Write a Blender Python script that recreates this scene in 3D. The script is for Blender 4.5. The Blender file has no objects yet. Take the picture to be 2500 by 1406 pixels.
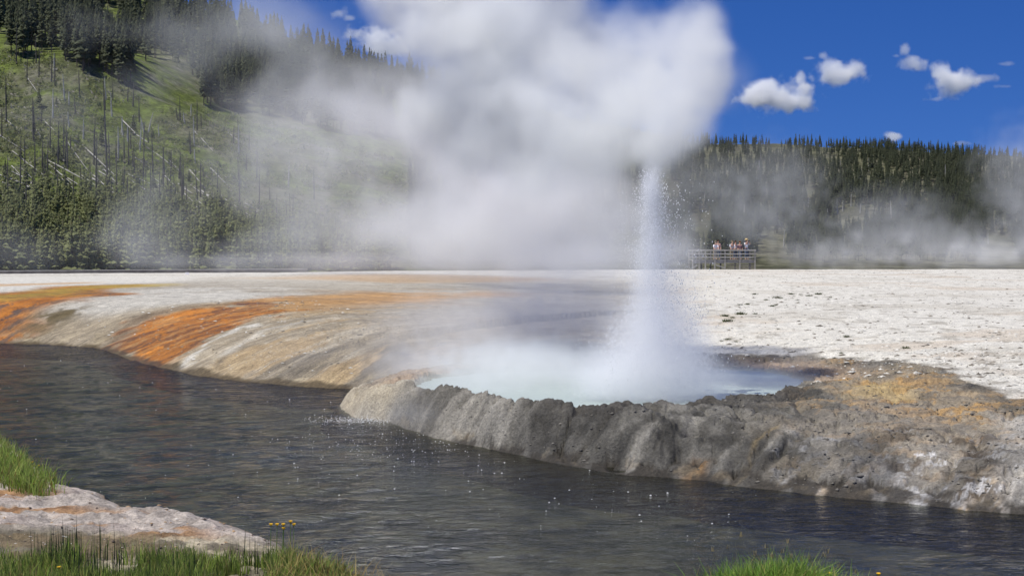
import bpy, bmesh, math, random
import numpy as np
from mathutils import Vector, Matrix

sc = bpy.context.scene
COL = bpy.context.collection
R = math.radians

# ------------------------------------------------------------------ camera
F = 3434.0            # focal length in photo pixels (2500 px wide)
EYE = 3.0             # metres above the river
HORIZON = 610.0       # photo row of the horizon
PITCH = math.atan((703 - HORIZON) / F)
cam = bpy.data.objects.new('camera', bpy.data.cameras.new('camera'))
COL.objects.link(cam)
cam.location = (0, 0, EYE)
cam.rotation_euler = (R(90) - PITCH, 0, 0)
cam.data.angle = 2 * math.atan(1250 / F)
cam.data.clip_end = 12000
sc.camera = cam

# ------------------------------------------------------------------ sky and sun
SUN_EL, SUN_AZ = 65.0, -122.0       # azimuth from +Y, clockwise
w = bpy.data.worlds.new('World')
sc.world = w
w.use_nodes = True
wn = w.node_tree
sky = wn.nodes.new('ShaderNodeTexSky')
sky.sky_type = 'NISHITA'
sky.sun_disc = False
sky.sun_elevation = R(SUN_EL)
sky.sun_rotation = R(SUN_AZ)
sky.altitude = 2200
sky.air_density = 1.0
sky.dust_density = 0.2
sky.ozone_density = 5.0
tc = wn.nodes.new('ShaderNodeTexCoord')
up = wn.nodes.new('ShaderNodeVectorMath'); up.operation = 'ADD'
up.inputs[1].default_value = (0, 0, 0.16)
nrm = wn.nodes.new('ShaderNodeVectorMath'); nrm.operation = 'NORMALIZE'
wn.links.new(tc.outputs['Generated'], up.inputs[0])
wn.links.new(up.outputs[0], nrm.inputs[0])
wn.links.new(nrm.outputs[0], sky.inputs[0])
hs = wn.nodes.new('ShaderNodeHueSaturation')
hs.inputs['Hue'].default_value = 0.517
hs.inputs['Saturation'].default_value = 1.28
wn.links.new(sky.outputs[0], hs.inputs['Color'])
bg = wn.nodes['Background']
wn.links.new(hs.outputs[0], bg.inputs[0])
bg.inputs[1].default_value = 0.11
sundir = Vector((math.sin(R(SUN_AZ)) * math.cos(R(SUN_EL)), math.cos(R(SUN_AZ)) * math.cos(R(SUN_EL)), math.sin(R(SUN_EL))))
sun = bpy.data.objects.new('sun', bpy.data.lights.new('sun', 'SUN'))
COL.objects.link(sun)
sun.data.energy = 5.0
sun.data.angle = R(0.5)
sun.data.color = (1.0, 0.965, 0.88)
sun.rotation_euler = sundir.to_track_quat('Z', 'Y').to_euler()
sc.view_settings.view_transform = 'Standard'
sc.view_settings.look = 'None'
sc.view_settings.exposure = 0.0
sc.view_settings.gamma = 1.0
sc.cycles.use_denoising = True
sc.cycles.max_bounces = 12
sc.cycles.diffuse_bounces = 2
sc.cycles.glossy_bounces = 2
sc.cycles.transmission_bounces = 3
sc.cycles.transparent_max_bounces = 12
sc.cycles.volume_bounces = 8
sc.cycles.volume_step_rate = 2.0
sc.cycles.volume_max_steps = 400
sc.cycles.sample_clamp_indirect = 6.0

# ------------------------------------------------------------------ helpers
def ray(px, py):
    u = (px - 1250) / F; v = (703 - py) / F
    c, s = math.cos(PITCH), math.sin(PITCH)
    return u, c + s * v, -s + c * v
def G(px, py, z=0.0):
    """Point of a level plane at height z."""
    dx, dy, dz = ray(px, py)
    t = (z - EYE) / dz
    return (dx * t, dy * t, z)
def at(px, py, y):
    """Point at distance y in front of the viewpoint."""
    dx, dy, dz = ray(px, py)
    t = y / dy
    return (dx * t, y, EYE + dz * t)

def smooth(x):
    x = np.clip(x, 0, 1)
    return x * x * (3 - 2 * x)
def lerp(a, b, t):
    return a + (b - a) * t
def _hash(ix, iy, seed):
    n = (ix.astype(np.int64) * 374761393 + iy.astype(np.int64) * 668265263 + seed * 974711) & 0xffffffff
    n = ((n ^ (n >> 13)) * 1274126177) & 0xffffffff
    n = (n ^ (n >> 16)) & 0xffffffff
    return n.astype(np.float64) / 4294967295.0
def vnoise(x, y, seed=0):
    ix = np.floor(x); iy = np.floor(y)
    fx = x - ix; fy = y - iy
    fx = fx * fx * fx * (fx * (fx * 6 - 15) + 10); fy = fy * fy * fy * (fy * (fy * 6 - 15) + 10)
    a = _hash(ix, iy, seed); b = _hash(ix + 1, iy, seed)
    c = _hash(ix, iy + 1, seed); d = _hash(ix + 1, iy + 1, seed)
    return (a + (b - a) * fx) * (1 - fy) + (c + (d - c) * fx) * fy
def fbm(x, y, seed=0, oct=5, gain=0.5):
    x = np.asarray(x, float); y = np.asarray(y, float)
    s = 0; a = 1; t = 0
    for o in range(oct):
        s = s + a * (vnoise(x, y, seed + o * 17) - 0.5) * 2; t += a
        x, y = (x * 1.62 - y * 1.18) + 3.7, (x * 1.18 + y * 1.62) - 9.1
        a *= gain
    return s / t * 1.4
def billow(x, y, seed=0, oct=4):
    x = np.asarray(x, float); y = np.asarray(y, float)
    s = 0; a = 1; t = 0
    for o in range(oct):
        s = s + a * (1 - 2 * np.abs(vnoise(x, y, seed + o * 17) - 0.5) * 2); t += a
        x, y = (x * 1.6 - y * 1.2) + 1.7, (x * 1.2 + y * 1.6) - 5.1
        a *= 0.5
    return s / t
def worley(x, y, seed=0):
    """Distances to the nearest and second nearest scattered point."""
    x = np.asarray(x, float); y = np.asarray(y, float)
    ix = np.floor(x); iy = np.floor(y)
    f1 = np.full(x.shape, 9.); f2 = np.full(x.shape, 9.)
    for i in (-1, 0, 1):
        for j in (-1, 0, 1):
            cx = ix + i; cy = iy + j
            d = np.hypot(cx + _hash(cx, cy, seed) - x, cy + _hash(cx, cy, seed + 7) - y)
            f2 = np.minimum(f2, np.maximum(f1, d)); f1 = np.minimum(f1, d)
    return f1, f2
def chaikin(P, n=2):
    P = np.asarray(P, float)
    for _ in range(n):
        Q = np.empty((2 * len(P), 2))
        Q[0] = P[0]; Q[-1] = P[-1]
        Q[1:-1:2] = P[:-1] * .75 + P[1:] * .25
        Q[2:-1:2] = P[:-1] * .25 + P[1:] * .75
        P = Q
    return P
def poly_dist(x, y, P, closed):
    """Distance to a polyline, the index (with fraction) of its nearest point, and whether the point is inside the polygon."""
    P = np.asarray(P, float)
    Q = np.vstack([P, P[:1]]) if closed else P
    best = np.full(x.shape, 1e18); bi = np.zeros(x.shape)
    for i in range(len(Q) - 1):
        ax, ay = Q[i]; dx, dy = Q[i + 1] - Q[i]
        L2 = dx * dx + dy * dy + 1e-12
        t = np.clip(((x - ax) * dx + (y - ay) * dy) / L2, 0, 1)
        d = (x - ax - t * dx) ** 2 + (y - ay - t * dy) ** 2
        m = d < best
        best = np.where(m, d, best); bi = np.where(m, i + t, bi)
    return np.sqrt(best), bi
def inside(x, y, P):
    P = np.asarray(P, float)
    c = np.zeros(x.shape, bool)
    for i in range(len(P)):
        x0, y0 = P[i - 1]; x1, y1 = P[i]
        if y0 == y1: continue
        c ^= ((y0 > y) != (y1 > y)) & (x < (x1 - x0) * (y - y0) / (y1 - y0) + x0)
    return c
def sdf(x, y, P):
    """Signed distance to a closed polygon, negative inside."""
    d, _ = poly_dist(x, y, P, True)
    return np.where(inside(x, y, P), -d, d)
def W(pts, z):
    return [G(a, b, z)[:2] for a, b in pts]

def tag(o, label=None, cat=None, group=None, kind=None):
    if label: o['label'] = label
    if cat: o['category'] = cat
    if group: o['group'] = group
    if kind: o['kind'] = kind
    return o
def link_mesh(name, me, mats=(), parent=None):
    o = bpy.data.objects.new(name, me)
    COL.objects.link(o)
    for m in mats: me.materials.append(m)
    if parent is not None: o.parent = parent
    return o
def np_mesh(name, V, faces, smooth_=True, mat_index=None):
    """Mesh from a vertex array and an array of triangles or quads."""
    V = np.asarray(V, np.float32); faces = np.asarray(faces, np.int32)
    me = bpy.data.meshes.new(name)
    k = faces.shape[1]
    me.vertices.add(len(V)); me.vertices.foreach_set('co', V.ravel())
    me.loops.add(faces.size); me.loops.foreach_set('vertex_index', faces.ravel())
    me.polygons.add(len(faces))
    me.polygons.foreach_set('loop_start', np.arange(0, faces.size, k, dtype=np.int32))
    me.polygons.foreach_set('use_smooth', np.full(len(faces), smooth_, bool))
    if mat_index is not None:
        me.polygons.foreach_set('material_index', np.asarray(mat_index, np.int32))
    me.update(calc_edges=True)
    return me
def set_attr(me, name, data, typ):
    a = me.attributes.new(name, typ, 'POINT')
    key = {'FLOAT_COLOR': 'color', 'FLOAT_VECTOR': 'vector', 'FLOAT': 'value'}[typ]
    a.data.foreach_set(key, np.asarray(data, np.float32).ravel())
def empty(name, loc, rz=0):
    o = bpy.data.objects.new(name, None)
    COL.objects.link(o)
    o.location = loc; o.rotation_euler = (0, 0, rz)
    o.empty_display_size = 0.2
    return o
def copy_tree(o, parent=None):
    c = o.copy(); COL.objects.link(c)
    if parent is not None: c.parent = parent
    for ch in list(o.children): copy_tree(ch, c)
    return c
class MB:
    """Collects tubes, boxes and quads into one mesh."""
    def __init__(s): s.v = []; s.f = []
    def tube(s, a, b, r0, r1=None, n=6, cap=True):
        a = Vector(a); b = Vector(b); r1 = r0 if r1 is None else r1
        d = (b - a).normalized()
        u = d.orthogonal().normalized(); v = d.cross(u)
        k = len(s.v)
        for p, r in ((a, r0), (b, r1)):
            for i in range(n):
                t = 2 * math.pi * i / n
                s.v.append(p + u * (r * math.cos(t)) + v * (r * math.sin(t)))
        for i in range(n):
            j = (i + 1) % n
            s.f.append((k + i, k + j, k + n + j, k + n + i))
        if cap:
            s.f.append(tuple(k + n + i for i in range(n))); s.f.append(tuple(k + n - 1 - i for i in range(n)))
    def box(s, c, size, rz=0, rot=None):
        M = rot if rot is not None else Matrix.Rotation(rz, 3, 'Z')
        k = len(s.v); c = Vector(c)
        for x in (-.5, .5):
            for y in (-.5, .5):
                for z in (-.5, .5):
                    s.v.append(c + M @ Vector((x * size[0], y * size[1], z * size[2])))
        for q in ((0, 1, 3, 2), (4, 6, 7, 5), (0, 4, 5, 1), (2, 3, 7, 6), (0, 2, 6, 4), (1, 5, 7, 3)):
            s.f.append(tuple(k + i for i in q))
    def beam(s, a, b, wd, ht):
        a = Vector(a); b = Vector(b)
        d = (b - a); L = d.length
        M = d.to_track_quat('X', 'Z').to_matrix()
        s.box((a + b) / 2, (L, wd, ht), rot=M)
    def build(s, name, mats, parent=None, smooth_=False):
        me = bpy.data.meshes.new(name)
        me.from_pydata([tuple(v) for v in s.v], [], s.f)
        if smooth_:
            me.polygons.foreach_set('use_smooth', np.ones(len(me.polygons), bool))
        me.update()
        return link_mesh(name, me, mats if isinstance(mats, (list, tuple)) else [mats], parent)

class NT:
    def __init__(s, name, clear=False):
        s.m = bpy.data.materials.new(name); s.m.use_nodes = True
        s.t = s.m.node_tree
        if clear: s.t.nodes.clear()
        s.p = s.t.nodes.get('Principled BSDF'); s.o = s.t.nodes.get('Material Output')
    def n(s, typ, **kw):
        x = s.t.nodes.new(typ)
        for k, v in kw.items():
            if k.startswith('_'): setattr(x, k[1:], v)
            else: x.inputs[k.replace('__', ' ')].default_value = v
        return x
    def l(s, a, b): s.t.links.new(a, b)
    def math(s, op, a, b=None, clamp=False):
        x = s.t.nodes.new('ShaderNodeMath'); x.operation = op; x.use_clamp = clamp
        for i, q in enumerate((a, b)):
            if q is None: continue
            if isinstance(q, (int, float)): x.inputs[i].default_value = q
            else: s.l(q, x.inputs[i])
        return x.outputs[0]
    def mix(s, fac, a, b, blend='MIX'):
        x = s.t.nodes.new('ShaderNodeMix'); x.data_type = 'RGBA'; x.blend_type = blend
        for i, q in ((0, fac), (6, a), (7, b)):
            if isinstance(q, (int, float)): x.inputs[i].default_value = q
            elif isinstance(q, tuple): x.inputs[i].default_value = q if len(q) == 4 else (*q, 1)
            else: s.l(q, x.inputs[i])
        return x.outputs[2]
    def noise(s, vec, scale, detail=4, rough=.55, dist=0):
        x = s.n('ShaderNodeTexNoise', Scale=scale, Detail=detail, Roughness=rough, Distortion=dist)
        if vec is not None: s.l(vec, x.inputs['Vector'])
        return x.outputs[0]
    def ramp(s, fac, lo, hi, a=0., b=1.):
        x = s.n('ShaderNodeMapRange')
        x.inputs[1].default_value = lo; x.inputs[2].default_value = hi
        x.inputs[3].default_value = a; x.inputs[4].default_value = b
        s.l(fac, x.inputs[0])
        return x.outputs[0]
    def coord(s, kind='Object'):
        return s.n('ShaderNodeTexCoord').outputs[kind]
    def mapping(s, vec, scale):
        x = s.n('ShaderNodeMapping'); x.inputs['Scale'].default_value = scale
        s.l(vec, x.inputs[0]); return x.outputs[0]
    def attr(s, name, out='Color'):
        x = s.n('ShaderNodeAttribute'); x.attribute_name = name
        return x.outputs[out]
    def bump(s, h, strength, dist, normal=None):
        x = s.n('ShaderNodeBump', Strength=strength, Distance=dist); s.l(h, x.inputs['Height'])
        if normal is not None: s.l(normal, x.inputs['Normal'])
        return x.outputs[0]
    def set(s, **kw):
        for k, v in kw.items():
            i = s.p.inputs[k.replace('__', ' ')]
            if isinstance(v, (int, float)): i.default_value = v
            elif isinstance(v, tuple): i.default_value = v if len(v) == 4 else (*v, 1)
            else: s.l(v, i)

def flat_mat(name, col, rough=.8, var=.25, scale=8., bump=0.):
    t = NT(name)
    c = t.coord()
    nz = t.noise(c, scale, 4)
    f = t.ramp(nz, .3, .7, 1 - var, 1 + var)
    t.set(Base__Color=t.mix(1.0, col, f, 'MULTIPLY'), Roughness=rough)
    t.p.inputs['Specular IOR Level'].default_value = .25
    if bump: t.set(Normal=t.bump(nz, .6, bump))
    return t.m

# ------------------------------------------------------------------ far side of the river: shore line and heights
shore_px = [(0, 838), (120, 842), (250, 850), (285, 868), (340, 885), (430, 907), (540, 925), (650, 937), (760, 945), (850, 949),
            (905, 955), (935, 964), (890, 974), (838, 980), (870, 989), (895, 1000), (890, 1007), (940, 1020), (1010, 1045), (1110, 1078), (1210, 1096), (1310, 1122), (1430, 1146),
            (1520, 1160), (1610, 1165), (1690, 1168), (1790, 1186), (1900, 1196), (2050, 1212), (2180, 1222), (2300, 1236), (2400, 1246), (2500, 1256)]
SH0 = [(-160, 64), (-90, 58), (-50, 52), (-28, 48)] + W(shore_px, 0) + [(8.5, 14.9), (13, 13.4), (22, 12), (60, 10), (140, 9)]
SHN = len(SH0)
SHORE = chaikin(SH0, 2)
_k = np.arange(SHN)
# height of the front step and its width, at each shore point
_px = np.array([-900, -600, -400, -200] + [p[0] for p in shore_px] + [2700, 2900, 3300, 4000, 6000])
HH = np.full(SHN, 1.16); WW = np.full(SHN, 5.2); LL = np.zeros(SHN)
i0 = 4 + 9                                   # where the terrace meets the crater
for i in range(SHN):
    if i <= i0 + 1:
        HH[i] = np.interp(_px[i], [0, 300, 540, 760, 850, 935], [1.12, 1.2, 1.12, .85, .7, .35]); WW[i] = np.interp(_px[i], [0, 250, 430, 700, 900], [6.5, 5.5, 4.6, 4.6, 3])
    else:
        p = _px[i]
        HH[i] = np.interp(p, [840, 930, 1000, 1100, 1300, 1600, 1800, 2100, 2500, 3000], [.16, .34, .56, .60, .62, .60, .46, .44, .46, .5])
        WW[i] = np.interp(p, [840, 930, 1000, 1200, 1450, 1700, 1900, 2500, 3000], [.8, .9, 1.3, 1.2, 1.1, 1.7, 2.2, 2.2, 3])
        LL[i] = 1.0
def chain_interp(vals):
    v = np.stack([vals, vals], 1)
    return chaikin(v, 2)[:, 0]
HHs, WWs, LLs = chain_interp(HH), chain_interp(WW), chain_interp(LL)
_seg = np.linalg.norm(np.diff(SHORE, axis=0), axis=1)
ARC = np.concatenate([[0], np.cumsum(_seg)])
FARPOLY = np.vstack([SHORE, [(400, 9), (400, 900), (-400, 900), (-400, 64)]])
POOL = chaikin(W([(1005, 946), (1035, 957), (1070, 967), (1120, 978), (1200, 989), (1300, 1007), (1400, 1016), (1500, 1021), (1600, 1012), (1750, 998), (1890, 986), (1950, 966), (1992, 942),
                  (1965, 915), (1850, 901), (1700, 895), (1500, 894), (1250, 901), (1085, 914), (1020, 929)], .53), 1)
POOL_Z = .51
SHELF = chaikin(W([(905, 950), (860, 962), (800, 980), (835, 998), (870, 1015)], .05) + W([(900, 1040), (1000, 1060), (1200, 1110), (1430, 1160), (1700, 1185), (2050, 1225), (2500, 1270), (2900, 1300), (3500, 1360), (4200, 1420), (4200, 1240), (3500, 1150), (2900, 1090), (2700, 1055), (2500, 1018), (2400, 992),
                   (2290, 945), (2130, 920), (2000, 906), (1850, 895), (1700, 890), (1500, 889), (1250, 895), (1050, 907), (940, 922)], .45), 1)

CAVES = [G(a, b_, .25)[:2] + (r_,) for a, b_, r_ in ((1490, 1098, .16), (1505, 1110, .2), (1590, 1150, .16), (1790, 1176, .18), (2090, 1180, .2), (2100, 1195, .14), (2170, 1205, .25), (2240, 1215, .22), (1215, 1030, .10), (1660, 1060, .12), (1690, 1095, .12), (1950, 1030, .2), (2330, 1215, .22), (2430, 1236, .3), (2490, 1240, .3))]
def far_land(x, y):
    """Height of the land beyond the river, with the distance from the shore, the place along it and how rocky it is."""
    wob = .10 * fbm(x * .9, y * .9, 5, 3)
    d, bi = poly_dist(x, y, SHORE, False)
    s = np.where(inside(x, y, FARPOLY), d, -d)
    t = np.interp(bi, np.arange(len(SHORE)), ARC)
    H = np.interp(bi, np.arange(len(SHORE)), HHs)
    Wd = np.interp(bi, np.arange(len(SHORE)), WWs)
    L = np.interp(bi, np.arange(len(SHORE)), LLs)
    rock = smooth((.35 - sdf(x, y, SHELF)) / .7)
    ribs = fbm(t * 1.3, s * .25, 31, 4, .62)
    se = s + wob * .6 + rock * .17 * ribs * smooth(s / .3) * smooth((3 - s) / 1.5)
    H = lerp(H, .53, L * smooth((s - 1.5) / 2.5))
    u = np.clip(se / Wd, 0, 1)
    z = H * (1 - (1 - u) ** 1.9)
    z = np.where(se < 0, np.maximum(se * .9, -.9), z)
    top = lerp(1.34, 1.2, smooth((1250 + F * x / np.maximum(y, 1) - 800) / 700))
    z = z + (top - H) * smooth(se / 22) ** .8
    # crater bowl and rim
    dp = sdf(x + .15 * fbm(x * 1.4, y * 1.4, 8, 3), y + .2 * fbm(x * 1.4, y * 1.4, 9, 3), POOL)
    rimz = .65 + .075 * fbm(x * 1.1, y * 1.1, 12, 4)
    back = smooth((y - 23.6) / 3.2)
    rimz = lerp(rimz, .57, back)
    k = smooth(dp / lerp(.7, 2.5, back))
    z = np.where(dp > 0, lerp(rimz, z, k), z)
    z = np.where(dp <= 0, rimz - .75 * smooth(-dp / .6), z)
    # rough sinter
    up_ = np.maximum(smooth(se / .35), rock * smooth(z / .2))
    wx = x + .22 * fbm(x * 1.1, y * 1.1, 40, 3); wy = y + .22 * fbm(x * 1.1, y * 1.1, 41, 3)
    a1, a2 = worley(wx * 1.15, wy * .95, 42)
    b1, b2 = worley(wx * 3.1 + 4, wy * 2.7, 43)
    gul = np.exp(-(fbm(t * .9, s * .2, 33, 3) / .10) ** 2) * smooth(s / .25) * smooth((1.5 - s) / .6)
    lump = -.09 * gul + .17 * (.55 - a1 ** 2) - .09 * np.exp(-((a2 - a1) / .09) ** 2) * (fbm(x * .8, y * .8, 47, 2) > -.1)
    fine = .035 * (.5 - b1 ** 2) - .03 * np.exp(-((b2 - b1) / .10) ** 2)
    rough = .026 * fbm(x * 7, y * 6, 46, 3) + .014 * (billow(x * 13, y * 11, 48, 2) - .5)
    z = z + rock * up_ * np.where(dp < 0, .15, 1.0) * (lump * lerp(1, .5, smooth((x - 2.5) / 3)) + fine + rough)
    qz = z * 9 + .9 * fbm(x * .5, y * .8, 49, 3)
    led = (np.floor(qz) + smooth((qz - np.floor(qz)) / .45) - qz) / 9
    z = z + rock * up_ * np.where(dp < 0, 0, .32) * led * smooth((x - 1.0) / 2)
    caveb = np.maximum.reduce([np.exp(-((x - cx_) ** 2 + (y - cy_) ** 2) / r_ ** 2) for cx_, cy_, r_ in CAVES])
    z = z - rock * .30 * caveb * up_
    terr = (1 - rock) * up_
    z = z + terr * (.045 * fbm(t * 2.4 + .3 * fbm(x, y, 55, 2), s * .35, 51, 4) * smooth((14 - s) / 10) + .02 * fbm(x * 2.5, y * 2.5, 52, 3) * smooth((30 - s) / 20) + .012 * fbm(x * .5, y * .5, 53, 3))
    edge = np.interp(1250 + F * x / np.maximum(y, 1), [-3000, 0, 700, 1500, 2500, 6000], [94, 98, 104, 129, 131, 131])
    z = z - np.clip(y - edge, 0, 40) * .05
    return z, s, t, rock, dp

def on_land(pts, z):
    """Points of the terrace surface along lines of sight (the level plane z where there is none)."""
    res = []
    for a, b_ in pts:
        dx, dy, dz = ray(a, b_)
        ys = np.geomspace(22, 105, 700); t_ = ys / dy
        zz = far_land(dx * t_, ys)[0]
        m = (EYE + dz * t_) < np.maximum(zz, 0)
        i = int(np.argmax(m))
        res.append((dx * t_[i], ys[i]) if m.any() and i > 0 else G(a, b_, z)[:2])
    return res
# ------------------------------------------------------------------ near bank
near_px = [(-250, 950), (-120, 1010), (0, 1078), (60, 1122), (100, 1150), (160, 1192), (230, 1204), (290, 1230), (325, 1252), (400, 1246), (475, 1258), (570, 1286), (660, 1318), (690, 1340),
           (720, 1375), (780, 1398), (860, 1420), (940, 1455), (1000, 1490)]
NEAR = chaikin([(-70, 40), (-30, 33)] + W(near_px, 0) + [(.2, 11.5), (1.2, 11.6), (2.0, 11.75), (2.6, 11.6), (3.4, 11.2), (5, 10.6), (12, 8.5), (40, 4)], 2)
NEARPOLY = np.vstack([NEAR, [(40, -12), (-70, -12)]])
def near_land(x, y):
    d, bi = poly_dist(x, y, NEAR, False)
    s = np.where(inside(x, y, NEARPOLY), d, -d) + .06 * fbm(x * 2.2, y * 2.2, 70, 3)
    z = np.where(s > 0, .11 * (1 - (1 - np.clip(s / .45, 0, 1)) ** 2) + .09 * smooth((s - .3) / 2.5), np.maximum(s * .9, -.8))
    z = z + np.clip(10.5 - y, 0, 12) * .09 * smooth((s - 1) / 3)
    b1, b2 = worley(x * 1.6 + .3 * fbm(x * 3, y * 3, 75, 3), y * 3.2 + .3 * fbm(x * 3, y * 3, 76, 3), 74)
    z = z + smooth(s / .25) * (.02 * (.5 - b1 ** 2) - .02 * np.exp(-((b2 - b1) / .1) ** 2) + .035 * fbm(x * 7, y * 7, 73, 3))
    return z, s

# ------------------------------------------------------------------ hills
_hp = [-3500, -900, 0, 500, 1000, 1400, 1700, 2100, 2500, 4500, 6500]
_hd0 = [150, 150, 150, 155, 175, 205, 225, 240, 250, 260, 260]
_hdc = [430, 430, 425, 410, 430, 500, 560, 590, 600, 600, 600]
_hcy = [-150, -220, -170, 25, 192, 285, 352, 356, 384, 420, 430]
def hill(x, y):
    p = 1250 + F * x / np.maximum(y, 1)
    d0 = np.interp(p, _hp, _hd0); dc = np.interp(p, _hp, _hdc); cy = np.interp(p, _hp, _hcy)
    zc = EYE + (HORIZON - cy) / F * dc
    u = (y - d0) / (dc - d0)
    uu = np.clip(u, 0, 1)
    g = uu ** 1.12 * (1.06 - .06 * uu)
    z = .4 + (zc - .4) * g - np.clip(u - 1, 0, 3) * 25
    k = smooth(u * 4) * np.clip(1.3 - uu, .25, 1)
    z = z + k * (5.0 * fbm(x / 60, y / 60, 90, 3) + 1.2 * fbm(x / 14, y / 14, 91, 3))
    z = z + 7 * np.exp(-((p - 150) / 330) ** 2) * np.exp(-((y - 262) / 34) ** 2)
    return np.where(y < d0, .4 - .02 * np.clip(d0 - y, 0, 30), z)
def hill_at(px, py):
    """Where the line of sight meets the hill."""
    dx, dy, dz = ray(px, py)
    ys = np.linspace(140, 640, 1001)
    t = ys / dy
    zz = hill(dx * t, ys)
    below = (EYE + dz * t) < zz
    if not below.any(): return None
    i = int(np.argmax(below))
    y = ys[i]
    return (dx * y / dy, y, float(zz[i]))

def polar_grid(az, dist, fn):
    A, D = np.meshgrid(az, dist)
    x = (np.tan(A) * D).ravel(); y = D.ravel()
    nr, nc = len(dist), len(az)
    idx = np.arange(nr * nc).reshape(nr, nc)
    q = np.stack([idx[:-1, :-1], idx[:-1, 1:], idx[1:, 1:], idx[1:, :-1]], -1).reshape(-1, 4)
    return x, y, q
def compact(V, q, extra):
    used = np.unique(q)
    remap = np.full(len(V), -1); remap[used] = np.arange(len(used))
    return V[used], remap[q], [e[used] for e in extra]

az = np.concatenate([np.linspace(R(-52), R(-22.5), 60)[:-1], np.linspace(R(-22.5), R(22.5), 1150), np.linspace(R(22.5), R(52), 60)[1:]])
dist = np.concatenate([np.geomspace(12.5, 33, 330)[:-1], np.geomspace(33, 62, 150)[:-1], np.geomspace(62, 170, 120)])
x, y, q = polar_grid(az, dist, None)
zl, s, t, rock, dp = far_land(x, y)

XF = x
# colours of the ground, as mineral and algae zones with some shade painted in
def zone(pts, z, soft, x=x, y=y, warp=.0, wf=.5, seed=1):
    P = chaikin(on_land(pts, z) if max(p_[0] for p_ in pts) < 1300 and x is XF else W(pts, z), 1)
    d = sdf(x + warp * fbm(x * wf, y * wf, seed, 3), y + warp * fbm(x * wf, y * wf, seed + 50, 3), P)
    return smooth(.5 - d / (2 * soft))
def line(pts, z, width, x=x, y=y, warp=0., wf=.5, seed=1):
    P = chaikin(on_land(pts, z) if max(p_[0] for p_ in pts) < 1300 and x is XF else W(pts, z), 1)
    d, _ = poly_dist(x + warp * fbm(x * wf, y * wf, seed, 3), y + warp * fbm(x * wf, y * wf, seed + 50, 3), P, False)
    return np.exp(-(d / width) ** 2)
def c3(*c): return np.array(c, float)[None, :]
def put(col, m, c): return lerp(col, c, np.clip(m, 0, 1)[:, None])
tw = t + .18 * fbm(x * 1.5, y * 1.1, 100, 3)
str1 = fbm(tw * 1.1, s * .22, 101, 4)           # streaks that run down the slope
str2 = fbm(tw * 4.2, s * .55, 102, 4)
pat = fbm(x * .35, y * .22, 103, 5)
pat2 = fbm(x * 1.7, y * 1.1, 104, 4)
left = smooth((1740 - (1250 + F * x / y)) / 240)         # terrace side
tan = c3(.36, .32, .255); white = c3(.67, .64, .565); grey = c3(.118, .111, .096)
orange = c3(.50, .185, .016); ochre = c3(.40, .25, .045); yellow = c3(.46, .33, .05); dark = c3(.06, .05, .035); paleo = c3(.50, .30, .13)
col = put(np.repeat(white, len(x), 0), left * smooth((110 - y) / 60), tan)
col = put(col, left * smooth((str1 - .05) / .5) * .25, white * .8)
col = put(col, left * smooth((-str2 - .1) / .5) * .4, c3(.27, .235, .18))
col = put(col, left * (1 - rock) * smooth((10 - s) / 4) * .85, c3(.335, .275, .185) * lerp(.82, 1.15, smooth(.5 + .7 * str2 + .4 * pat2))[:, None])
# far white and pale flats
col = put(col, zone([(-700, 676), (0, 676), (520, 672), (430, 690), (200, 694), (0, 718), (-700, 745)], 1.1, 1.5), white * .93)
col = put(col, .8 * zone([(120, 745), (250, 722), (420, 705), (760, 700), (700, 716), (560, 735), (380, 752), (260, 775), (150, 770)], 1.0, 1.2, warp=1.2, wf=.15) * smooth((pat + .7) / .8), white * .84)
col = put(col, .55 * zone([(580, 690), (760, 678), (1200, 676), (1400, 690), (1000, 700)], 1.1, 3, warp=3, wf=.08), paleo)
col = put(col, .7 * zone([(-400, 702), (0, 694), (260, 688), (240, 692), (0, 700), (-400, 712)], 1.1, .8, warp=1.2, wf=.1), paleo)
# orange band at the far left
A = zone([(-500, 765), (-200, 740), (0, 718), (110, 703), (220, 697), (320, 693), (436, 692), (330, 703), (245, 713), (205, 729), (130, 738), (82, 757), (55, 790), (12, 834), (-60, 842), (-500, 850)], .85, .9, warp=1.6, wf=.25)
A2 = zone([(-500, 770), (0, 722), (140, 702), (300, 694), (430, 692), (320, 699), (220, 707), (150, 722), (70, 728), (0, 742), (-500, 800)], 1.0, 1.5, warp=1.5, wf=.2)
col = put(col, A, orange * lerp(.75, 1.12, smooth(.5 + pat2))[:, None])
col = put(col, A2 * .85, yellow * lerp(.8, 1.1, smooth(.5 + pat))[:, None])
col = put(col, A * (1 - A2) * smooth((str2 - .05) / .35) * .75, dark * 2)
col = put(col, zone([(-60, 800), (0, 770), (40, 748), (70, 742), (30, 790), (5, 830), (-60, 845)], .5, .5) * smooth((str2 + .35) / .4) * .8, c3(.10, .075, .05))
# brown mottles in the grey bank
for (a, b, r) in ((110, 795, .8), (165, 793, .55), (170, 818, .9), (60, 806, .6), (230, 815, .5)):
    gx, gy, _ = G(a, b, .45)
    m = np.exp(-(((x - gx) / r) ** 2 + ((y - gy) / (r * 2.2)) ** 2))
    col = put(col, m * smooth((pat2 + .35) / .5), c3(.12, .09, .04))
col = put(col, left * smooth((1.2 - s) / 1.0) * (1 - rock) * smooth((pat2 + .1) / .3) * .7, c3(.50, .42, .28))
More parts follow.
